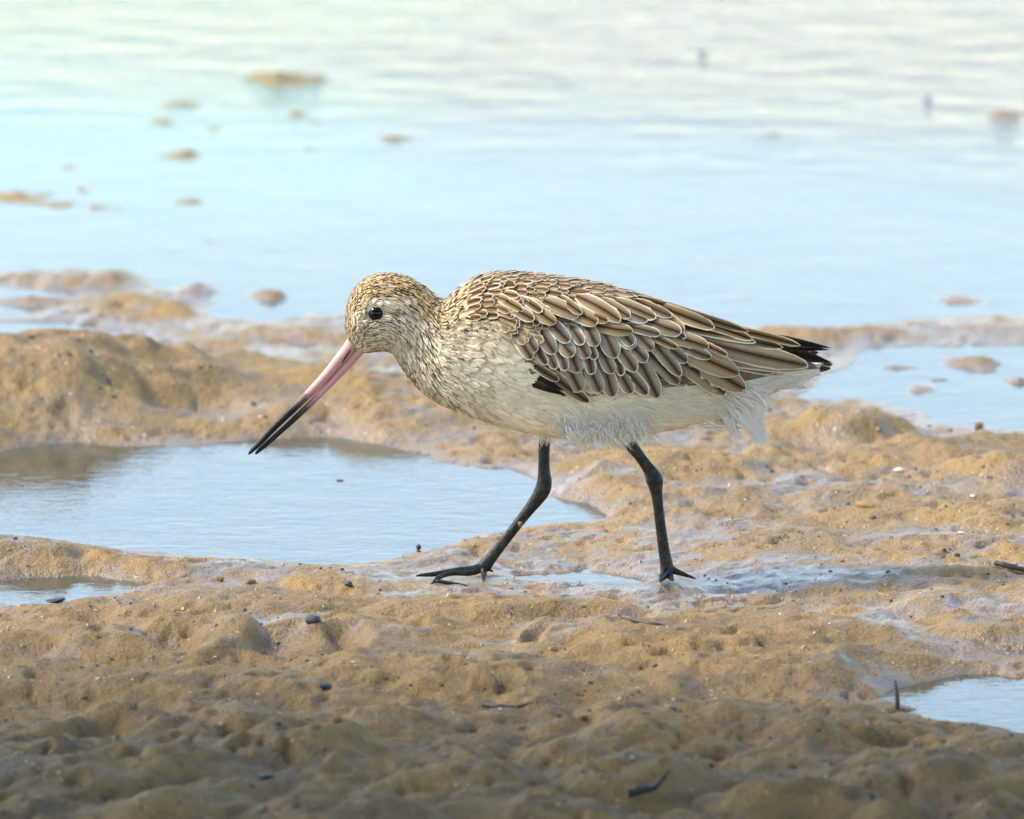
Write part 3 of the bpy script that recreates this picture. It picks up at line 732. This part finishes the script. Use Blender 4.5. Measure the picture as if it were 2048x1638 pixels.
def feather(root, tip, wpx, mat, parent, lift0=0.0, lift=.0016, kind='round', bend=0.0, far=False, ext=.35):
    """ root, tip in photo pixels on the folded wing; one mesh for each feather """
    (rx, ry), (tx, ty) = root, tip
    rx, ry = rx - ext * (tx - rx), ry - ext * (ty - ry)
    tx += rng.normal(0, 2.2); ty += rng.normal(0, 2.0); wpx *= rng.uniform(.9, 1.1); bend += rng.normal(0, .012); lift += rng.uniform(-.0002, .0004)
    Lp = math.hypot(tx - rx, ty - ry); dx, dy = (tx - rx) / Lp, (ty - ry) / Lp
    nxp, nyp = -dy, dx
    vv, uu = np.meshgrid(VV, UU, indexing='ij'); sh = np.maximum(shape(vv, kind), .02)
    ragged = 1 + (.05 * np.sin(vv * 37 + rx) + rng.normal(0, .035, vv.shape)) * (np.abs(uu) > .9)
    off = uu * sh * wpx * .5 * ragged + bend * np.sin(vv * np.pi) * Lp
    ax = rx + dx * vv * Lp + nxp * off; ay = ry + dy * vv * Lp + nyp * off
    dep = wing_depth(ax, ay)
    arch = (np.abs(uu)**2) * sh * wpx * .055 * PX          # vane edges curve down
    dep = dep - (lift0 + lift * vv**1.2 - .0030 * np.maximum(0, 1 - vv / .48)**1.3) + arch
    if far: dep = -dep
    P = onplane(ax, ay, dep) if not far else onplane(ax, ay, -dep) * np.array((1, 0, 1)) + np.stack([0*dep, YB + dep, 0*dep], -1)
    mm = PX * 1000
    edge = np.minimum((1 - np.abs(uu)) * np.maximum(sh, .3) * wpx * .5 * mm, (1 - vv) * Lp * mm * 1.0)
    shaft = np.abs(uu) * sh * wpx * .5 * mm + np.maximum(0, vv - .93) * 6
    nu = len(UU); F = [(i*nu + j, i*nu + j + 1, (i+1)*nu + j + 1, (i+1)*nu + j) for i in range(len(VV) - 1) for j in range(nu - 1)]
    return mesh_obj('feather', P.reshape(-1, 3), F, [mat], parent, attrs={'edge': edge.ravel(), 'shaft': shaft.ravel(), 'along': vv.ravel()})

# wing shells under the feathers, both sides
def wing_shell(far):
    xs_ = np.linspace(0, 1, 40); rows = np.linspace(0, 1, 16)
    topx = [(985, 640), (1010, 610), (1080, 590), (1180, 592), (1280, 622), (1380, 655), (1480, 682), (1580, 712), (1630, 728)]
    botx = [(1040, 690), (1060, 745), (1090, 778), (1150, 796), (1260, 782), (1400, 770), (1490, 762), (1580, 742), (1635, 738)]
    T_, B_ = catmull(topx, 40), catmull(botx, 40)
    q = T_[:, None] * (1 - rows)[None, :, None] + B_[:, None] * rows[None, :, None]
    d = wing_depth(q[..., 0], q[..., 1]) + .0014
    P = onplane(q[..., 0], q[..., 1], d)
    if far: P[..., 1] = 2 * YB - P[..., 1]
    F = [(i*16 + j, i*16 + j + 1, (i+1)*16 + j + 1, (i+1)*16 + j) for i in range(39) for j in range(15)]
    return mesh_obj('wing', P.reshape(-1, 3), F, [M_WSH], bird)
wing, wing_far = wing_shell(False), wing_shell(True)

C2 = [ # greater and median coverts: root, tip, width
 (1180,620,1340,790,160),(1380,680,1475,820,120),(1530,650,1640,830,140),(1670,680,1800,950,175),(1850,690,1960,840,135),
 (930,740,1020,885,115),(1060,690,1200,900,165),(1260,780,1380,935,155),(1430,790,1530,935,135),(1540,820,1610,962,110),(1830,840,2000,1072,155),
 (850,765,1000,968,125),(1050,880,1130,1010,100),(1145,890,1210,1062,115),(1265,920,1310,1082,105),(1375,910,1440,1092,155),(1535,950,1570,1112,125),(1685,930,1760,1092,155),(1805,950,1860,1120,100)]
C2low = [(1340,1050,1450,1282,190),(1550,1070,1640,1278,155),(1680,1050,1770,1322,160),(1840,1100,1945,1302,145)]
C3 = [(230,420,350,532,115),(350,400,485,565,120),(340,530,460,652,115),(590,500,765,645,120),(480,470,730,752,125)]
C3low = [(225,735,335,910,110),(285,715,450,912,125),(395,640,547,937,150),(455,575,690,818,135)]
EDGE = [(1000,1010,1250,1135,90),(1060,1000,1530,1362,135)]
BLACK = [(1010,1120,1290,1270,80),(945,1175,1330,1315,75)]
for r in BLACK: feather(Z2(*r[:2]), Z2(*r[2:4]), r[4] / 4.817, M_PRIM, wing, .0010, .0010, 'point', 0, False, 0)
for r in EDGE: feather(Z2(*r[:2]), Z2(*r[2:4]), r[4] / 4.817, M_TERT, wing, .0012, .0012, ext=.05)
for k, r in enumerate(C2low): feather(Z2(*r[:2]), Z2(*r[2:4]), r[4] / 4.817, M_COV, wing, .0014 + (k % 2) * .0003, .0012)
for k, r in enumerate(C3low): feather(Z3(*r[:2]), Z3(*r[2:4]), r[4] / 3.938, M_COV, wing, .0014 + (k % 2) * .0003, .0012)
for k, r in enumerate(C2): feather(Z2(*r[:2]), Z2(*r[2:4]), r[4] / 4.817, M_COV, wing, .0018 + (k % 3) * .00025, .0012)
for k, r in enumerate(C3): feather(Z3(*r[:2]), Z3(*r[2:4]), r[4] / 3.938, M_COV, wing, .0020 + (k % 3) * .00025, .0012)
# big tertials and the long flight feathers behind
for k, r in enumerate([(720,650,1078,886,185),(785,590,1222,856,200)]): feather(Z3(*r[:2]), Z3(*r[2:4]), r[4] / 3.938, M_TERT, wing, .0014 + k * .0006, .0014)
feather(Z3(735, 530), Z3(1178, 742), 165 / 3.938, M_SCAP, wing, .0026, .0016)
for k, r in enumerate([(1090,640,1560,745,95),(1060,600,1720,690,140),(900,470,1722,672,165)]): feather(Z3(*r[:2]), Z3(*r[2:4]), r[4] / 3.938, M_TERT, wing, -.0006 + k * .0008, .0010, 'round', .02)
for k, r in enumerate([(1380,480,1902,540,95),(1360,500,1890,555,90)]): feather(Z3(*r[:2]), Z3(*r[2:4]), r[4] / 3.938, M_PRIM, wing, .0004 - k * .001, .0006, 'point', -.012)
for k, r in enumerate([(1500,560,1912,650,115),(1500,590,1895,648,100)]): feather(Z3(*r[:2]), Z3(*r[2:4]), r[4] / 3.938, M_PRIM, wing, -.0006 - k * .001, .0004, 'point', -.012)
for k, r in enumerate([(950,430,1520,528,85),(800,385,1292,482,75),(830,310,1292,472,100),(1130,395,1662,520,78),(600,205,1240,420,70)]):
    feather(Z3(*r[:2]), Z3(*r[2:4]), r[4] / 3.938, M_SCAP if k != 0 else M_TERT, wing, .0006 + k * .0004, .0010, 'round', -.01)
# barred tail and white under tail
tail = mesh_obj('tail', *(lambda c: (onplane(c[:, 0], c[:, 1], 0) , [(0, 1, 2, 3)]))(np.array([(1480, 716), (1600, 728), (1600, 748), (1480, 770)])), [M_SKIN], bird)
for k, (a_, b_, wd, mt) in enumerate([((1470,738),(1640,742),26,M_TAIL),((1480,745),(1665,736),22,M_TAIL),((1500,730),(1668,728),22,M_TAIL),((1490,752),(1625,748),22,M_TAIL),((1500,715),(1640,706),18,M_TAIL),((1478,760),(1600,758),24,M_TAIL)]):
    feather(a_, b_, wd, mt, tail, -.006 - .0015 * (k % 3), .0004, 'round')
# scapulars: golden brown, dark centred
S2 = [(700,380,900,485,95),(930,400,1072,505,95),(790,460,1000,565,120),(990,470,1195,606,140),(1180,430,1435,545,155),(1290,390,1455,515,105),(1390,490,1615,595,155),(1520,510,1722,595,115),(1520,410,1838,595,160),(1715,420,1945,555,125)]
S3 = [(230,235,472,325,135),(265,195,518,302,105),(430,195,628,302,75),(90,365,325,405,105),(345,375,552,432,95),(490,325,735,415,135),(545,255,745,400,115),(590,420,935,536,125),(755,525,972,603,85),(470,435,682,545,75),(640,250,972,398,110),(925,515,1082,592,60),(560,330,760,470,80)]
for k, r in enumerate(S3): feather(Z3(*r[:2]), Z3(*r[2:4]), r[4] / 3.938, M_SCAP if k % 4 else M_COV, wing, .0030 + (k % 3) * .0003, .0012)
for k, r in enumerate(S2): feather(Z2(*r[:2]), Z2(*r[2:4]), r[4] / 4.817, M_SCAP, wing, .0030 + (k % 3) * .0003, .0012)
for k in range(46):
    fx = rng.uniform(985, 1075); fy = rng.uniform(592, 668) + (fx - 1030) * .25; l_ = rng.uniform(26, 38)
    an = math.radians(np.interp(fy, [590, 690], [14, 44]) + rng.normal(0, 6))
    feather((fx, fy), (fx + l_ * math.cos(an), fy + l_ * math.sin(an)), rng.uniform(15, 20), M_MANT if fy < 640 else M_SHOULD, wing, .0006 + (1075 - fx) * .000012, .0016, ext=.2)
# rows of smaller mantle feathers over the back, laid on the body surface
def mantle_feather(s, ph, L, W, mat, lift0, lift, parent, flow=.1):
    vv, uu = np.meshgrid(VV[::2], UU[::2], indexing='ij'); sh = np.maximum(shape(vv, 'round'), .05)
    s1 = np.full(1, s); p1 = np.full(1, ph); sg = -1 if ph < 0 else 1
    tS = np.linalg.norm(samp(dS, s1, p1)) ; tP = np.linalg.norm(samp(dP, s1, p1)) / (2*np.pi/NP)
    hw = uu * sh * W * .5; al = vv * L
    S = s + (al * math.cos(flow) - hw * math.sin(flow) * sg) / tS; Q = ph + (al * math.sin(flow) * sg + hw * math.cos(flow)) / tP
    P = samp(SURF, S.ravel(), Q.ravel()); N = samp(NRM, S.ravel(), Q.ravel())
    P = P + N * (lift0 + lift * vv.ravel() - .0016 * np.maximum(0, 1 - vv.ravel() / .45) - (uu**2 * sh * W * .1).ravel())[:, None]
    mm = 1000
    edge = np.minimum((1 - np.abs(uu)) * np.maximum(sh, .3) * W * .5 * mm, (1 - vv) * L * mm); shaft = np.abs(uu) * sh * W * .5 * mm
    nu = uu.shape[1]; F = [(i*nu + j, i*nu + j + 1, (i+1)*nu + j + 1, (i+1)*nu + j) for i in range(uu.shape[0] - 1) for j in range(nu - 1)]
    return mesh_obj('feather', P, F, [mat], parent, attrs={'edge': edge.ravel(), 'shaft': shaft.ravel(), 'along': vv.ravel()})
mant = mesh_obj('mantle', (SURF[190:330:6][:, 70:111:4] - NRM[190:330:6][:, 70:111:4] * .0004).reshape(-1, 3),
    [(i*11 + j, i*11 + j + 1, (i+1)*11 + j + 1, (i+1)*11 + j) for i in range(23) for j in range(10)], [M_WSH], bird)
row = 0; x = 930.0
while x < 1470:
    s = float(np.interp(x, STD[200:, 0], np.arange(200, NS))) if x >= STD[200, 0] else float(np.interp(x, STD[150:, 0], np.arange(150, NS)))
    Wp = np.interp(x, [930, 1100, 1300, 1450], [15, 20, 27, 30]); Lp = np.interp(x, [930, 1100, 1300, 1450], [34, 46, 66, 80])
    i = int(s); circ_p = wid[i] / PX
    phmax = np.interp(x, [930, 1000, 1100, 1300, 1450], [.95, 1.0, .85, .75, .7])
    npn = max(3, int(phmax * circ_p * .95 / (Wp * .72)))
    for j in range(-npn, npn + 1):
        ph = (j + (.5 if row % 2 else 0)) / npn * phmax + rng.normal(0, .02)
        mantle_feather(s + rng.normal(0, 1.0), ph, Lp * PX * rng.uniform(.85, 1.15), Wp * PX * rng.uniform(.9, 1.15), M_MANT if rng.random() > .25 else M_SCAP, .0010 + rng.uniform(0, .0005), .0017, mant, .08 + .1 * abs(ph))
    x += Lp * .46; row += 1

# ------------------------------------------------------------------ pebbles, shells, sticks
M_PEB = mat_simple('dark_pebble', (.045, .045, .048), (.09, .088, .085), 120, .35, .4, .0008)
M_PEBT = mat_simple('sandy_clod', (.30, .19, .07), (.22, .15, .07), 150, .6, .6, .0015)
M_SHELL = mat_simple('shell', (.80, .76, .68), (.70, .62, .52), 200, .4, .2, .0005)
M_WOOD = mat_simple('wet_twig', (.055, .042, .032), (.10, .078, .055), 150, .5, .6, .0008)
M_LEAF = mat_simple('dead_leaf', (.42, .20, .06), (.30, .13, .04), 200, .5)
M_BLK = mat_simple('black_weed', (.012, .012, .013), (.03, .028, .026), 200, .4)
def rock(seed, n=2, angular=0.0):
    bm = bmesh.new(); bmesh.ops.create_icosphere(bm, subdivisions=n, radius=1)
    r = random.Random(seed); ph = [Vector((r.gauss(0, 1), r.gauss(0, 1), r.gauss(0, 1))).normalized() for _ in range(14)]; am = [r.uniform(.15, .42) for _ in ph]
    for v in bm.verts:
        c = v.co.normalized(); f = 1.0
        for p, a in zip(ph, am):
            d = c.dot(p); 
            if d > 1 - a * 1.6: f = min(f, (1 - a * .8) / max(d, .3))
        v.co = c * f * (1 + .07 * math.sin(5 * c.x + seed) * math.cos(4 * c.y + seed) + r.uniform(-.03, .03))
    V = [tuple(v.co) for v in bm.verts]; F = [[v.index for v in f.verts] for f in bm.faces]; bm.free()
    return V, F
ROCKS = [rock(k) for k in range(6)]
def clod(seed):
    bm = bmesh.new(); bmesh.ops.create_icosphere(bm, subdivisions=3, radius=1); r = random.Random(seed)
    for v in bm.verts:
        c = v.co.copy(); f = 1 + .28 * float(perlin(c.x * 1.6 + seed, c.y * 1.6 + c.z * 1.3, 60)) + .22 * float(perlin(c.x * 4 + c.z * 3, c.y * 4 + seed, 61)) + r.uniform(-.04, .04)
        v.co = c * f
    V = [tuple(v.co) for v in bm.verts]; F = [[v.index for v in f.verts] for f in bm.faces]; bm.free()
    return V, F
CLODS = [clod(k) for k in range(6)]
_meshes = {}
def pebble(name, px, py, wpx, mat, label=None, cat='pebble', group=None, flat=.65, deep=.8, seed=0, sink=.40, rot=None):
    x, y, z = hit(px, py + 0.0)
    key = (seed % 6, mat.name, cat == 'clod')
    if key not in _meshes:
        V, F = (CLODS if cat == 'clod' else ROCKS)[seed % 6]; o = mesh_obj(name, V, F, [mat]); _meshes[key] = o.data
    else:
        o = bpy.data.objects.new(name, _meshes[key]); COL.objects.link(o)
    s = wpx * .5 * PX * y / YB
    if cat == 'clod': sink = .5
    o.scale = (s, s * deep, s * flat); o.rotation_euler = (rng.uniform(-.2, .2), rng.uniform(-.2, .2), rot if rot is not None else rng.uniform(0, 6.28))
    o.location = (x, y, z + s * flat * (1 - 2 * sink))
    return tag(o, label, cat, group)
pebble('pebble', 628, 1246, 38, M_PEB, 'largest smooth dark grey pebble on the tan sand', seed=1, rot=.2)
pebble('pebble', 696, 1174, 22, M_PEB, 'black pebble on the wet sand beside the main puddle', seed=2)
pebble('pebble', 1958, 857, 28, M_PEBT, 'round tan pebble at the edge of the pool behind the tail', seed=3, flat=.9)
pebble('pebble', 532, 1556, 36, M_PEB, 'dark pebble among the dim sand humps in the foreground', seed=4, flat=.45, rot=.1)
pebble('pebble', 1165, 1440, 22, M_PEBT, 'small brown pebble near the dark twig', seed=5)
pebble('pebble', 1695, 1010, 14, M_PEB, 'black pebble beside an orange clod on the sand', seed=2)
pebble('clod', 1735, 1015, 42, mat_simple('orange_clod', (.40, .23, .07), (.32, .19, .07), 200, .6), 'orange sandy clod beside a black pebble', 'clod', seed=0, flat=.4, rot=0)
pebble('clod', 500, 1168, 28, M_PEBT, 'larger tan sand clod on a smooth hump by the small pool', 'clod', seed=1, flat=.7)
pebble('clod', 437, 1160, 24, M_PEBT, 'smaller tan sand clod on a smooth hump by the small pool', 'clod', seed=3, flat=.6)
pebble('shell', 1797, 942, 26, M_SHELL, 'largest white shell chip on the sand behind the bird', 'shell', seed=2, flat=.35)
pebble('shell', 1946, 997, 14, M_SHELL, 'small round white shell chip on the sand', 'shell', seed=3, flat=.5)
pebble('shell', 1922, 1068, 16, M_SHELL, 'thin flat white shell chip on lumpy sand', 'shell', seed=4, flat=.25)
pebble('leaf_scrap', 1683, 1125, 16, M_LEAF, 'orange leaf scrap beside the wet channel', 'leaf', seed=5, flat=.5)
pebble('leaf_scrap', 676, 1440, 26, M_LEAF, 'curled orange brown leaf scrap in the dim foreground sand', 'leaf', seed=1, flat=.7)
pebble('weed_scrap', 112, 1202, 50, M_BLK, 'black weed scrap on the shore of the small pool', 'weed', seed=0, flat=.18, rot=0)
pebble('weed_scrap', 680, 963, 20, M_BLK, 'small black scrap floating in the main puddle', 'weed', seed=2, flat=.2, rot=0)
pebble('weed_scrap', 645, 1372, 44, M_BLK, 'flat black weed scrap on the sand slope', 'weed', seed=3, flat=.14, rot=.2)
pebble('stub', 838, 1100, 12, M_WOOD, 'tiny brown stub standing in the puddle edge', 'stub', seed=4, flat=1.2, sink=.1)
pebble('stone', 1405, 106, 18, M_PEB, 'small dark stone poking from rippled water, farther out of two', 'stone', seed=1, flat=.45, sink=.55)
pebble('stone', 1855, 196, 18, M_WOOD, 'small brown stone poking from rippled water beside a sand islet', 'stone', seed=2, flat=.45, sink=.55)
pebble('mud_clump', 0, 1200, 2, M_PEBT, seed=5)
mc = COL.objects[-1] if False else [o for o in COL.objects if o.name.startswith('mud_clump')][0]
q = onplane(1041, 1048, .0155); mc.location = q; mc.scale = (.0019, .0016, .0021)
tag(mc, 'ochre mud clump stuck on the front leg', 'mud')
DL = ['small dark stone bit on the raised sand bank behind the main puddle', 'small dark stone bit on lumpy sand behind the back foot', 'small dark stone bit on the sand between puddles and foreground']
for k, (x, y, sz) in enumerate([(118,712,10),(137,710,13),(180,704,14),(62,678,18),(110,740,8),(219,770,8),(226,797,12),(400,742,11),(420,740,8),(445,743,7),(530,837,11),(558,776,7),(650,797,7),(262,672,10),(30,1080,12),(1668,1018,8),(1745,1040,18),(1888,1102,12),(1914,1114,16),(1900,1100,8),(2030,1140,24),(1975,1155,10),(222,1322,8),(415,1325,8),(170,1402,12),(236,1475,14),(1110,1390,10),(1000,1380,12),(1180,1370,14),(1130,1300,8),(1310,1335,16),(1345,1420,20),(760,1180,7),(1280,1342,12),(930,1330,8),(884,1380,10),(820,1375,10),(1540,1480,9),(350,1225,9),(600,1130,9)]):
    pebble('dark_grit', x, y, sz, M_PEB, DL[0 if y < 900 else 1 if (x > 1600 and y < 1200) else 2], 'stone', 'small dark stones scattered on the sand', seed=k, flat=.7)
for k, (x, y, sz) in enumerate([(520,833,7),(690,827,8),(690,660,6),(430,1320,8),(195,1365,9),(265,1365,8),(935,1318,6),(1000,1420,8),(1265,1520,9),(1145,1172,7),(1030,1290,7),(705,1325,9),(1560,1228,6),(1660,1250,7),(1490,1003,6),(250,1108,5),(1830,1330,6)]):
    pebble('pale_grit', x, y, sz, M_SHELL, 'tiny pale shell fragment on the raised sand bank behind the main puddle' if y < 900 else 'tiny pale shell fragment on the sand around and before the feet', 'shell', 'tiny pale shell fragments on the sand', seed=k, flat=.5)
def stick(name, pts, rad, mat, label, cat):
    path = np.array([np.array(hit(px, py)) + np.array((0, 0, dz)) for px, py, dz in pts])
    P = catmull(path, 16); V, F = tube(P, np.interp(np.linspace(0, 1, 16), np.linspace(0, 1, len(rad)), rad) * PX * (1 + .12 * np.sin(np.arange(16) * 2.1)), 8)
    return tag(mesh_obj(name, V, F, [mat]), label, cat)
stick('twig', [(966,1412,.0004),(990,1416,.0008),(1030,1416,.0006),(1066,1413,.0)], [4, 4.5, 3, 1.5], M_WOOD, 'dark twig lying flat on the foreground sand', 'twig')
stick('twig', [(1244,1234,.0),(1262,1242,.0006),(1300,1248,.0002),(1332,1250,-.0006)], [3, 5, 4, 2], M_WOOD, 'brown flattened twig half buried near the back foot', 'twig')
stick('twig', [(1256,1612,.004),(1285,1605,.006),(1310,1606,.008),(1338,1598,.014)], [8, 7, 5, 2], M_BLK, 'black curved weed stem in the dim foreground', 'weed')
stick('twig', [(1990,1132,.002),(2015,1138,.002),(2048,1146,.002),(2070,1148,.002)], [5, 6, 5, 4], M_WOOD, 'dark flat twig on lumpy sand by the wet channel', 'twig')
bx, by, bz = hit(1796, 1418)
V, F = tube(catmull([(bx, by, -.01), (bx - .0005, by, .008), (bx - .001, by + .001, .013), (bx - .0018, by + .002, .018)], 12), np.linspace(5.5, 2, 12) * PX, 8)
tag(mesh_obj('twig', V, F, [M_WOOD]), 'thin upright brown twig standing in the lower right pool', 'twig')
# countless grains
cnt = 6000
gxp = rng.uniform(-.5, .5, cnt); gyp = rng.uniform(5.95, 7.7, cnt); gzp = terrain(gxp, gyp)
keep = (gzp > .002) & (fbm(gxp / .09, gyp / .12, 2, 30) > -.15); gxp, gyp, gzp = gxp[keep], gyp[keep], gzp[keep]
cube = np.array([(-1,-1,-.6),(1,-.8,-.6),(.9,1,-.6),(-.8,.9,-.6),(-.5,-.6,.7),(.7,-.5,.5),(.4,.6,.8),(-.6,.4,.5)])
cf = np.array([(0,3,2,1),(4,5,6,7),(0,1,5,4),(1,2,6,5),(2,3,7,6),(3,0,4,7)])
n = len(gxp); sz = rng.uniform(.0004, .0012, n) * rng.uniform(.6, 1.4, n); an = rng.uniform(0, 6.28, n)
ca, sa = np.cos(an)[:, None], np.sin(an)[:, None]
lx = cube[None, :, 0] * ca - cube[None, :, 1] * sa; ly = cube[None, :, 0] * sa + cube[None, :, 1] * ca
V = np.stack([gxp[:, None] + lx * sz[:, None], gyp[:, None] + ly * sz[:, None], gzp[:, None] + cube[None, :, 2] * sz[:, None] * .8 + sz[:, None] * .25], -1).reshape(-1, 3)
pal = np.array([(.10, .09, .08), (.50, .35, .16), (.40, .27, .12), (.34, .26, .15), (.07, .065, .06)])[rng.integers(0, 5, n)]
M_GR = NT('grit'); M_GR.bsdf(M_GR.attr('base', 'Color'), .5); M_GR = M_GR.m
tag(mesh_obj('grit', V, (cf[None] + (np.arange(n) * 8)[:, None, None]).reshape(-1, 4), [M_GR], smooth=False, attrs={'base': np.repeat(pal, 8, 0)}), 'coarse mixed sand grains strewn over the wet sand', 'grit', kind='stuff')

# ------------------------------------------------------------------ invented leafy bough above the view, added to darken the near sand
M_SHADE_LEAF = mat_simple('shade_tree_leaf', (.05, .085, .025), (.08, .115, .04), 30, .45)
M_SHADE_BARK = mat_simple('shade_tree_bark', (.12, .10, .08), (.20, .17, .14), 40, .8, .6, .004)
mx, my = -2.3, 4.2; mz = float(terrain(np.array([mx]), np.array([my]))[0])
shade_tree = bpy.data.objects.new('added_shade_tree', None); COL.objects.link(shade_tree); shade_tree.location = (mx, my, mz)
tag(shade_tree, 'added leafy bough out of view, shading the near sand', 'tree'); bpy.context.view_layer.update()
V, F = tube(catmull([(mx, my, mz - .1), (mx + .05, my + .05, .4), (mx + .3, my + .2, .9), (mx + .9, my + .7, 1.05), (mx + 2.2, my + 1.5, 1.0), (mx + 3.6, my + 1.9, .92)], 30), np.linspace(.09, .02, 30), 10)
mesh_obj('shade_trunk', V, F, [M_SHADE_BARK], shade_tree)
nl = 42000
lx = rng.uniform(-1.9, 1.9, nl); ly = rng.uniform(4.6, 6.34, nl) + np.minimum(np.abs(rng.normal(0, .19, nl)), .42) + .06 * np.sin(lx * 5); lz = np.interp(ly, [4.6, 5.6, 6.6], [.86, .70, .56]) + rng.uniform(0, .30, nl) + .03 * perlin(lx * 3, ly * 3, 50)
az = rng.uniform(0, 6.28, nl); ti = rng.normal(0, .5, nl); ll = rng.uniform(.03, .06, nl); lw = ll * .42
dx_ = np.stack([np.cos(az) * np.cos(ti), np.sin(az) * np.cos(ti), np.sin(ti)], -1); sx_ = np.stack([-np.sin(az), np.cos(az), 0 * az], -1)
c = np.stack([lx, ly, lz], -1)
V = np.stack([c, c + dx_ * (ll * .5)[:, None] + sx_ * (lw * .5)[:, None], c + dx_ * ll[:, None], c + dx_ * (ll * .5)[:, None] - sx_ * (lw * .5)[:, None]], 1).reshape(-1, 3)
tag(mesh_obj('shade_crown', V, np.arange(nl * 4).reshape(-1, 4), [M_SHADE_LEAF], shade_tree, smooth=False), kind='stuff')
